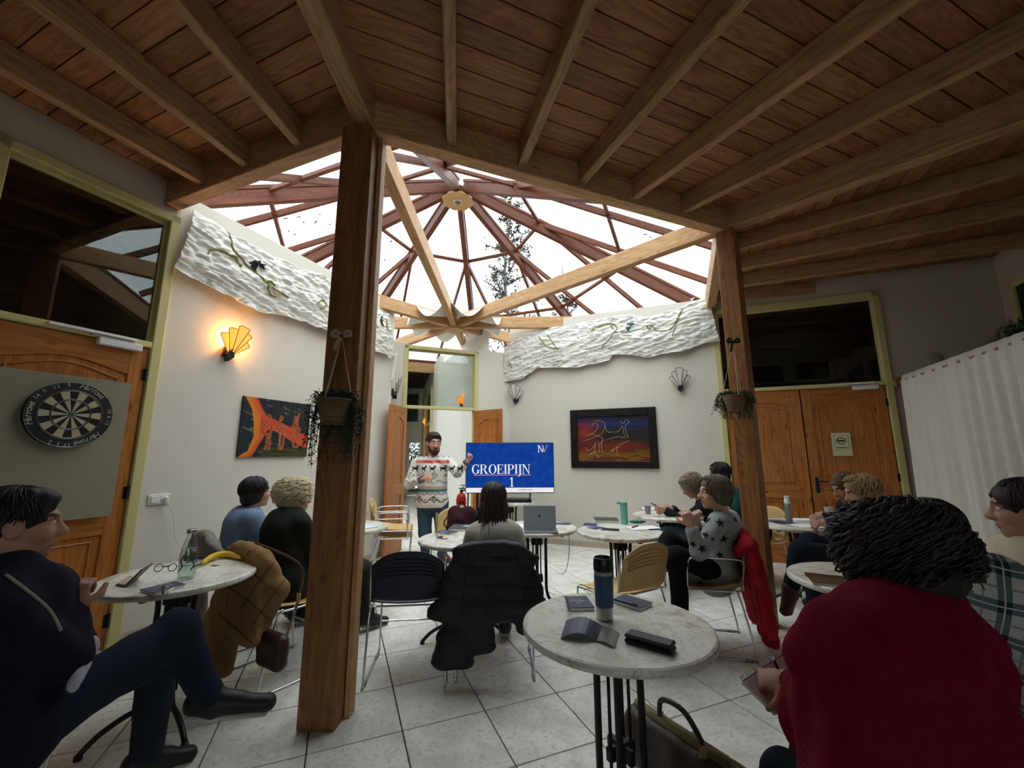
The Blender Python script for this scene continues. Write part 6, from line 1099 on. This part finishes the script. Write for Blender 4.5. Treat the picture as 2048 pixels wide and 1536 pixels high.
# man in checked shirt
def plaid():
    s = NT('green_white_plaid').set(.9, 0, .15); v = s.n('SeparateXYZ', i_0=s.coord((1, 1, 1)))
    def bands(a, per, off, wd): return s.math('LESS_THAN', s.math('ABSOLUTE', s.math('SUBTRACT', s.math('FRACT', s.math('ADD', s.math('MULTIPLY', a, 1/per), off)), .5)), wd)
    hx = s.math('ADD', s.math('MULTIPLY', v.outputs[0], .75), s.math('MULTIPLY', v.outputs[1], -.66)); hz = s.math('ADD', v.outputs[2], s.math('MULTIPLY', hx, .25)); hx2 = s.math('SUBTRACT', hx, s.math('MULTIPLY', v.outputs[2], .25))
    g = s.math('ADD', s.math('MULTIPLY', bands(hx2, .105, .0, .17), .5), s.math('MULTIPLY', bands(hz, .105, .3, .17), .5)); c = s.ramp(g, [(.0, C('b9b8b2')), (.5, C('56686c')), (1., C('1d3238'))], 'CONSTANT'); 
    c = s.ramp(g, [(.0, C('bfbdb6')), (.49, C('5b6c70')), (.99, C('1d3238'))])
    t1 = s.math('ADD', bands(hx2, .105, .5, .03), bands(hz, .105, .8, .03)); c = s.mix(s.math('MULTIPLY', s.math('MINIMUM', t1, 1.), .7), c, C('6f7478')); t2 = s.math('ADD', bands(hx2, .105, .0, .02), bands(hz, .105, .3, .02)); c = s.mix(s.math('MULTIPLY', s.math('MINIMUM', t2, 1.), .8), c, C('d6d4cb')); s.base(c); return s.m
c12 = A(1965, 1222, 1.58); f12, r12 = azv(-35)
J12 = seated(1.90, 1.42, -35, chest=c12, neck=A(1905, 1135, 1.60), head=A(1856, 1070, 1.64), sR=c12+UP*.06+r12*.19, sL=c12+UP*.06-r12*.17, fd=np.array([-.3, .92, -.3]))
p12, s12 = person('man in green and white checked shirt at the right', J12, plaid(), DENIM, BLKSH, 'a8735c', hairdo('short', '1b1513', 28, 420), .012, 1.28, 1.02, True, topname='checked_shirt', collar=True, loose=.012)
# person at the right edge
c13 = A(2085, 1135, 1.85); J13 = seated(2.42, 1.85, -75, chest=c13, neck=A(2075, 1085, 1.85), head=A(2050, 1018, 1.84), fd=np.array([-.72, .69, -.1]))
person('person in cream fleece with hair tied back at the right edge', J13, fabric('cream_fleece', 'cdbfa6', sc=25, bump=.8), DENIM, BLKSH, 'b98972', hairdo('bun', '2e211c', 30, 300), .012, 1.0, 1.02, topname='fleece')
# ---------------------------------------------------------------- coats over chairs
def drape(name, label, cat, x, y, az, cols, m, quilt=0., vox=.011, over=.06, y0=-.268, extra=None, fold=.006):
    f, r = azv(az); o = np.array([x, y, 0]); L = lambda u, v, z: o+r*u+f*v+UP*z; P = []
    for u, zt, zb, rad, u2, v2 in cols: P += [('c', L(u, y0, zt), L(u2, y0-.035+v2, zb), .026, rad, (r, 2.4)), ('c', L(u, y0, zt), L(u, y0+.07, zt-over), .026, .022, (r, 2.4))]
    for a, b in zip(cols[:-1], cols[1:]): P.append(('c', L(a[0], y0, a[1]), L(b[0], y0, b[1]), .03, .03))
    P += [('c', L(*a), L(*b), ra, rb) for a, b, ra, rb in (extra or [])]
    fo = folds(fold, 30, x*7); fn = (lambda p: fo(p)+quilt*np.abs(np.sin(p[:, 2]*PI/.085))**.5*-1+quilt) if quilt else fo
    t_ = thing(name, label, cat, o); mk('cloth', solid(P, vox, .035, fn), m, t_, world=True, smooth=True); return t_, L
bc_, L5 = drape('black_coat', 'black quilted coat hung over the chair of the long-haired woman', 'coat', -.12, 3.10, -2, [(-.21, .78, .42, .05, -.30, -.02), (-.14, .80, .16, .055, -.26, -.02), (-.05, .81, .24, .05, -.12, -.02), (.05, .81, .42, .05, .04, -.02), (.13, .79, .47, .05, .18, -.02), (.2, .75, .34, .045, .23, -.02)], mat('black_nylon', '131316', .55, bump=(40, .3, .01)), .008)
rj, Lr = drape('red_jacket', 'red fleece jacket hanging from the chair of the star-sweater woman', 'jacket', 1.50, 3.38, -75, [(-.2, .76, .20, .045, -.22, -.04), (-.11, .79, .12, .05, -.12, -.07), (0, .80, .16, .05, .02, -.09), (.1, .79, .22, .05, .13, -.08), (.19, .75, .17, .045, .21, -.05)], fabric('red_fleece', 'a8202c', sc=30, bump=.4), fold=.010, extra=[((-.2, -.27, .74), (-.27, -.30, .5), .05, .045), ((-.27, -.30, .5), (-.24, -.33, .2), .045, .05)])
tc, Lt_ = drape('tan_coat', 'tan quilted coat hung over the chair by the left table', 'coat', -1.55, 3.0, 35, [(-.22, .76, .18, .06, -.25, -.03), (-.12, .80, .12, .06, -.13, -.04), (0, .81, .16, .055, .0, -.05), (.11, .80, .42, .055, .12, -.04), (.21, .76, .36, .05, .24, -.02)], fabric('tan_quilt', '8a6a45', sc=20, bump=.3), .004, fold=.004, extra=[((.2, -.27, .78), (.3, -.2, .6), .05, .055), ((.3, -.2, .6), (.26, -.25, .42), .055, .05)])
gf, Lg = drape('grey_fleece', 'grey fleece jacket hung over the chair next to the wall', 'jacket', -2.15, 3.45, 40, [(-.2, .77, .35, .05, -.22, -.03), (-.08, .80, .22, .055, -.1, -.05), (.05, .80, .3, .055, .04, -.05), (.18, .76, .25, .05, .2, -.03)], fabric('grey_sherpa', '8a7f7a', sc=24, bump=.9), fold=.008)
for t_, m_, paths in ((tc, mat('tan_seam', '5c4329', .9), ([(470, 1120), (510, 1150), (560, 1190)], [(450, 1170), (500, 1205), (545, 1245)], [(440, 1230), (480, 1265), (520, 1300)], [(560, 1110), (520, 1160), (480, 1220)], [(585, 1140), (545, 1190), (505, 1250)], [(500, 1100), (470, 1150), (452, 1210)])), (bc_, mat('coat_seam', '0c0c0e', .6), ([(905, 1165), (960, 1172), (1010, 1168), (1070, 1175)], [(900, 1210), (950, 1216), (1000, 1212)], [(915, 1130), (960, 1136), (1020, 1132), (1060, 1138)], [(940, 1100), (930, 1160), (925, 1230)], [(1030, 1105), (1045, 1160), (1050, 1220)])), (rj, mat('red_seam', '7a141e', .9), ([(1470, 1100), (1485, 1180), (1500, 1250)], [(1450, 1120), (1462, 1190), (1470, 1260)], [(1490, 1095), (1510, 1170), (1522, 1240)]))):
    cl = [o for o in t_.children][0]; bvh_of(cl)
    for q in paths: drawn(cl, cl, q, .004, m_, 'seam')
# ---------------------------------------------------------------- bags
b_ = thing('shoulder_bag', 'small brown shoulder bag hanging on the tan coat', 'bag', (-1.50, 2.68, .03)); o = A(545, 1298, 2.66); fb, rb = azv(30)
mk('pouch', solid([('c', o-rb*.075-UP*.06, o+rb*.075-UP*.06, .045, .045), ('c', o-rb*.075+UP*.05, o+rb*.075+UP*.05, .045, .045), ('c', o-rb*.075, o+rb*.075, .048, .048)], .009, .03), mat('brown_bag_leather', '3d281c', .45, bump=(60, .2, .004)), b_, world=True, smooth=True); mk('strap', J(tube(spline([o-rb*.11+UP*.06, A(522, 1200, 2.74), A(545, 1125, 2.78), Lt_(0, -.24, .845)], 20), .008, 6, flat=.4)), mat('strap_web', '6a4a38', .6), b_, world=True); mk('strap', tube(spline([o+rb*.11+UP*.06, A(596, 1200, 2.76), A(600, 1130, 2.8), Lt_(.03, -.24, .845)], 20), .008, 6, flat=.4), MATS['strap_web'], b_, world=True); mk('buckle', box(.035, .008, .05, (0, 0, 0), .002), M_STEEL, b_, axes(A(597, 1195, 2.74), rb, fb, UP))
# leather bag by the front table
lb = thing('leather_bag', 'slouching dark brown leather bag on the floor by the front table', 'bag', (.7, 1.95, 0)); M_BAG = mat('bag_leather', '43312b', .42, var=(8, .15), bump=(50, .25, .006)); g = np.array([.60, 2.14, 0]); h_ = np.array([.82, 1.74, 0]); dv = (h_-g)/np.linalg.norm(h_-g); sd = np.array([dv[1], -dv[0], 0])
mk('body', solid([('c', g+UP*.09, h_+UP*.09, .085, .10), ('c', g+UP*.2+sd*.02, h_+UP*.21+sd*.02, .055, .06), ('c', g+UP*.12, h_+UP*.12, .09, .1)], .011, .05, folds(.006, 20, 2)), M_BAG, lb, world=True, smooth=True)
mk('flap', solid([('c', g+UP*.21-sd*.03, h_+UP*.22-sd*.03, .04, .045, (UP, .6)), ('c', g+UP*.15-sd*.085, h_+UP*.15-sd*.1, .03, .03, (sd, .6))], .01, .06), M_BAG, lb, world=True, smooth=True); mk('canvas_edge', tube(np.array([g+UP*.262+sd*.03, (g+h_)/2+UP*.275+sd*.035, h_+UP*.278+sd*.03]), .016, 7, flat=1.6), fabric('olive_canvas', '86795a'), lb, world=True, smooth=True)
for k in range(3): q = g+(h_-g)*(.15+.35*k); mk('rivet', ell(q+UP*.235-sd*.06, (.008, .008, .008), 8, 6), M_STEEL, lb, world=True)
mk('handle', tube(spline([g*.7+h_*.3+UP*.27+sd*.03, g*.6+h_*.4+UP*.37+sd*.06, g*.35+h_*.65+UP*.38+sd*.06, g*.2+h_*.8+UP*.27+sd*.03], 18), .011, 7), M_BAG, lb, world=True, smooth=True); mk('strap', tube(spline([h_*.8+g*.2+UP*.25+sd*.05, A(1412, 1496, 1.62), A(1462, 1520, 1.55), A(1500, 1545, 1.5)], 18), .014, 6, flat=.35), fabric('tan_webbing', 'a08a64'), lb, world=True, smooth=True)
# backpacks on a chair behind the centre tables
chair('beige chair holding two backpacks beside the presenter', -.62, 4.72, 175)
def pack(label, c, w_, h_, m, m2):
    t_ = thing('backpack', label, 'backpack', (c[0], c[1], .46)); f_, r_ = azv(10); mk('main_bag', solid([('c', c-r_*w_*.28+UP*.05, c-r_*w_*.28+UP*h_, .1, .085), ('c', c+r_*w_*.28+UP*.05, c+r_*w_*.28+UP*h_, .1, .085), ('c', c-r_*w_*.2-f_*.09+UP*.08, c+r_*w_*.2-f_*.09+UP*.08, .055, .055), ('c', c-r_*w_*.2-f_*.07+UP*.17, c+r_*w_*.2-f_*.07+UP*.17, .05, .05)], .012, .05, folds(.004, 30)), m, t_, world=True, smooth=True)
    mk('grab_loop', tube(spline([c-r_*.04+UP*(h_+.07), c+UP*(h_+.13), c+r_*.04+UP*(h_+.07)], 10), .008, 6), m2, t_, world=True, smooth=True); [mk('strap', tube(spline([c+r_*q*.1+UP*(h_+.04)+f_*.06, c+r_*q*.2+UP*h_*.6, c+r_*q*.17+UP*.06], 14), .014, 6, flat=.4), m2, t_, world=True, smooth=True) for q in (-1, 1)]
pack('burgundy and black backpack between presenter and television', np.array([-.56, 4.72, .54]), .26, .22, fabric('burgundy_nylon', '3a1a22'), BLK); pack('navy bag leaning against the burgundy backpack', np.array([-.36, 4.78, .54]), .22, .16, fabric('navy_nylon', '20263a'), BLK)
nbg = thing('navy_tote', 'dark navy bag on the floor right of the front post', 'bag', at(722, 1228, 0)); q = at(722, 1228, 0); mk('body', solid([('c', q+[-.06, 0, .06], q+[.06, 0, .06], .055, .055), ('c', q+[-.06, 0, .2], q+[.06, 0, .2], .05, .05)], .011, .05, folds(.004, 30)), fabric('tote_navy', '1d2030'), nbg, world=True, smooth=True); mk('handle', tube(spline([q+[-.05, 0, .24], q+[-.02, 0, .36], q+[.03, 0, .35], q+[.05, 0, .24]], 14), .008, 6), fabric('tote_navy', '1d2030'), nbg, world=True); mk('print', J(*[T(box(w_, .002, .008), q+np.array([x, -.058, z])) for x, z, w_ in ((-.03, .19, .05), (.03, .17, .03), (-.02, .06, .05), (.035, .08, .02))]), M_INK, nbg, world=True)
# ---------------------------------------------------------------- trees and shrubs outside, fallen leaves on the glass
M_BARK = mat('birch_bark', '6d675c', .9, var=(6, .3)); M_TWIG = mat('twig', '4a453d', .9); M_DRY = mat('dry_leaf', '4b4636', .9)
def tree(label, base, H, seed, spread=1., nb=34, first=.25):
    rn = np.random.default_rng(seed); t_ = thing('bare_tree', label, 'tree', base, group='bare trees behind the glass roof'); tr = [base+np.array([.15*math.sin(k*1.3+seed), .1*math.cos(k*1.7), H*k/9]) for k in range(10)]; tr = spline(tr, 26); mk('trunk', tube(tr, np.linspace(.16, .02, 26), 7), M_BARK, t_, world=True, smooth=True); br = []; lv = []
    for i in range(nb):
        s_ = rn.uniform(first, .97); p = tr[int(s_*25)]; a = rn.uniform(0, 2*PI); L = spread*(1-s_*.75)*rn.uniform(1.2, 2.4); d = np.array([math.cos(a), math.sin(a), rn.uniform(.25, .8)]); q = spline([p, p+d*L*.5+UP*.1, p+d*L+UP*rn.uniform(-.15, .3)], 9); br.append(tube(q, np.linspace(.045*(1.15-s_), .014, 9), 4, caps=False))
        for j in range(9):
            b0 = q[rn.integers(2, 9)]; d2 = d*.5+rn.normal(size=3)*.5; l2 = L*rn.uniform(.2, .5); q2 = np.array([b0, b0+d2*l2*.5+UP*.05, b0+d2*l2]); br.append(tube(q2, [.016, .013, .009], 3, caps=False))
            for _ in range(5): 
                e = b0+d2*l2*rn.uniform(.3, 1); o_ = rn.normal(size=3); o_ /= np.linalg.norm(o_); w_ = np.cross(o_, UP)*.045; lv.append((np.array([e, e+o_*.08+w_, e+o_*.15, e+o_*.08-w_]), [(0, 1, 2, 3)]))
    tag(mk('branches', J(*br), M_TWIG, t_, world=True), kind='stuff'); tag(mk('dry_leaves', J(*lv), M_DRY, t_, world=True), kind='stuff')
tb0 = aty(1016, 620, 17.); tree('tall bare birch behind the centre of the glass roof', np.array([tb0[0], 17., 0.]), 13.5, 3, 1.05, 80)
tb1 = aty(1130, 620, 19.); tree('slim bare birch to the right behind the glass roof', np.array([tb1[0], 19., 0.]), 10.6, 5, .7, 44)
tb2 = aty(1240, 620, 22.); tree('low bare tree behind the right part of the glass roof', np.array([tb2[0]+1, 22., 0.]), 9.0, 8, .9, 24)
sb_ = thing('garden_shrub', 'green shrub outside the window at the end of the passage', 'shrub', ((wx0+wx1)/2, 16.6, 0)); rn = np.random.default_rng(4); lv = []
for i in range(2600):
    e = np.array([(wx0+wx1)/2, 16.8, 1.0])+rn.normal(size=3)*[.7, .35, .7]; e[2] = max(e[2], .05); o_ = rn.normal(size=3); o_ /= np.linalg.norm(o_); w_ = np.cross(o_, rn.normal(size=3)); w_ *= .035/np.linalg.norm(w_); lv.append((np.array([e, e+o_*.06+w_, e+o_*.12, e+o_*.06-w_]), [(0, 1, 2, 3)]))
tag(mk('foliage', J(*lv), mat('shrub_leaf', '4a5c26', .7, var=(3, .4)), sb_, world=True), kind='stuff'); mk('stems', J(*[tube(np.array([((wx0+wx1)/2+.1*k, 16.8, 0), ((wx0+wx1)/2+.25*k, 16.8, 1.2)]), .02, 5) for k in (-1, 0, 1)]), M_TWIG, sb_, world=True)
rn = np.random.default_rng(11); nL = np.array([0, 0, .15])
for k, (px, py) in enumerate(((590, 470), (608, 445), (632, 445), (578, 463), (572, 438), (598, 435), (770, 520), (756, 518), (783, 483), (1245, 445), (1300, 475), (1236, 432), (1180, 420), (1150, 500), (640, 430), (660, 450), (1290, 470), (560, 462))):
    d = ray(px, py); best = None
    for a in range(8):
        a0, a1 = 180-45*a, 135-45*a; p0, p1, p2 = sl(a0, .1)+[0, 0, .152], sl(a1, .1)+[0, 0, .152], sl(a0, 1)+[0, 0, .152]; n_ = np.cross(p1-p0, p2-p0); n_ /= np.linalg.norm(n_); den = n_ @ d
        if abs(den) < 1e-6: continue
        t_ = (n_ @ (p0-CAMP))/den; q = CAMP+d*t_; v = q[:2]-CE; az = math.degrees(math.atan2(v[0], v[1])) % 360; lo_, hi_ = a1 % 360, a0 % 360; hi_ = hi_ if hi_ > lo_ else hi_+360
        if t_ > 0 and lo_ <= (az if az >= lo_ else az+360) <= hi_ and np.linalg.norm(v) < R8: best = (q, n_ if n_[2] > 0 else -n_); break
    if best is None: continue
    q, n_ = best; a = rn.uniform(0, 6); x_, y_, _ = frame_of(np.cross(n_, [math.cos(a), math.sin(a), .1]), n_); ln = rn.uniform(.035, .06); V = [q+n_*.004+x_*u*ln+np.cross(n_, x_)*v*ln*.35+n_*h for u, v, h in ((-1, 0, 0), (-.3, 1, .004), (.5, .7, .006), (1, 0, .002), (.5, -.7, .006), (-.3, -1, .004))]
    lo2 = mk('fallen_leaf', (np.array(V), [(0, 1, 2, 3, 4, 5)]), M_DRY); tag(lo2, 'small dry leaf lying on the roof glass', 'leaf', 'fallen leaves on the roof glass')
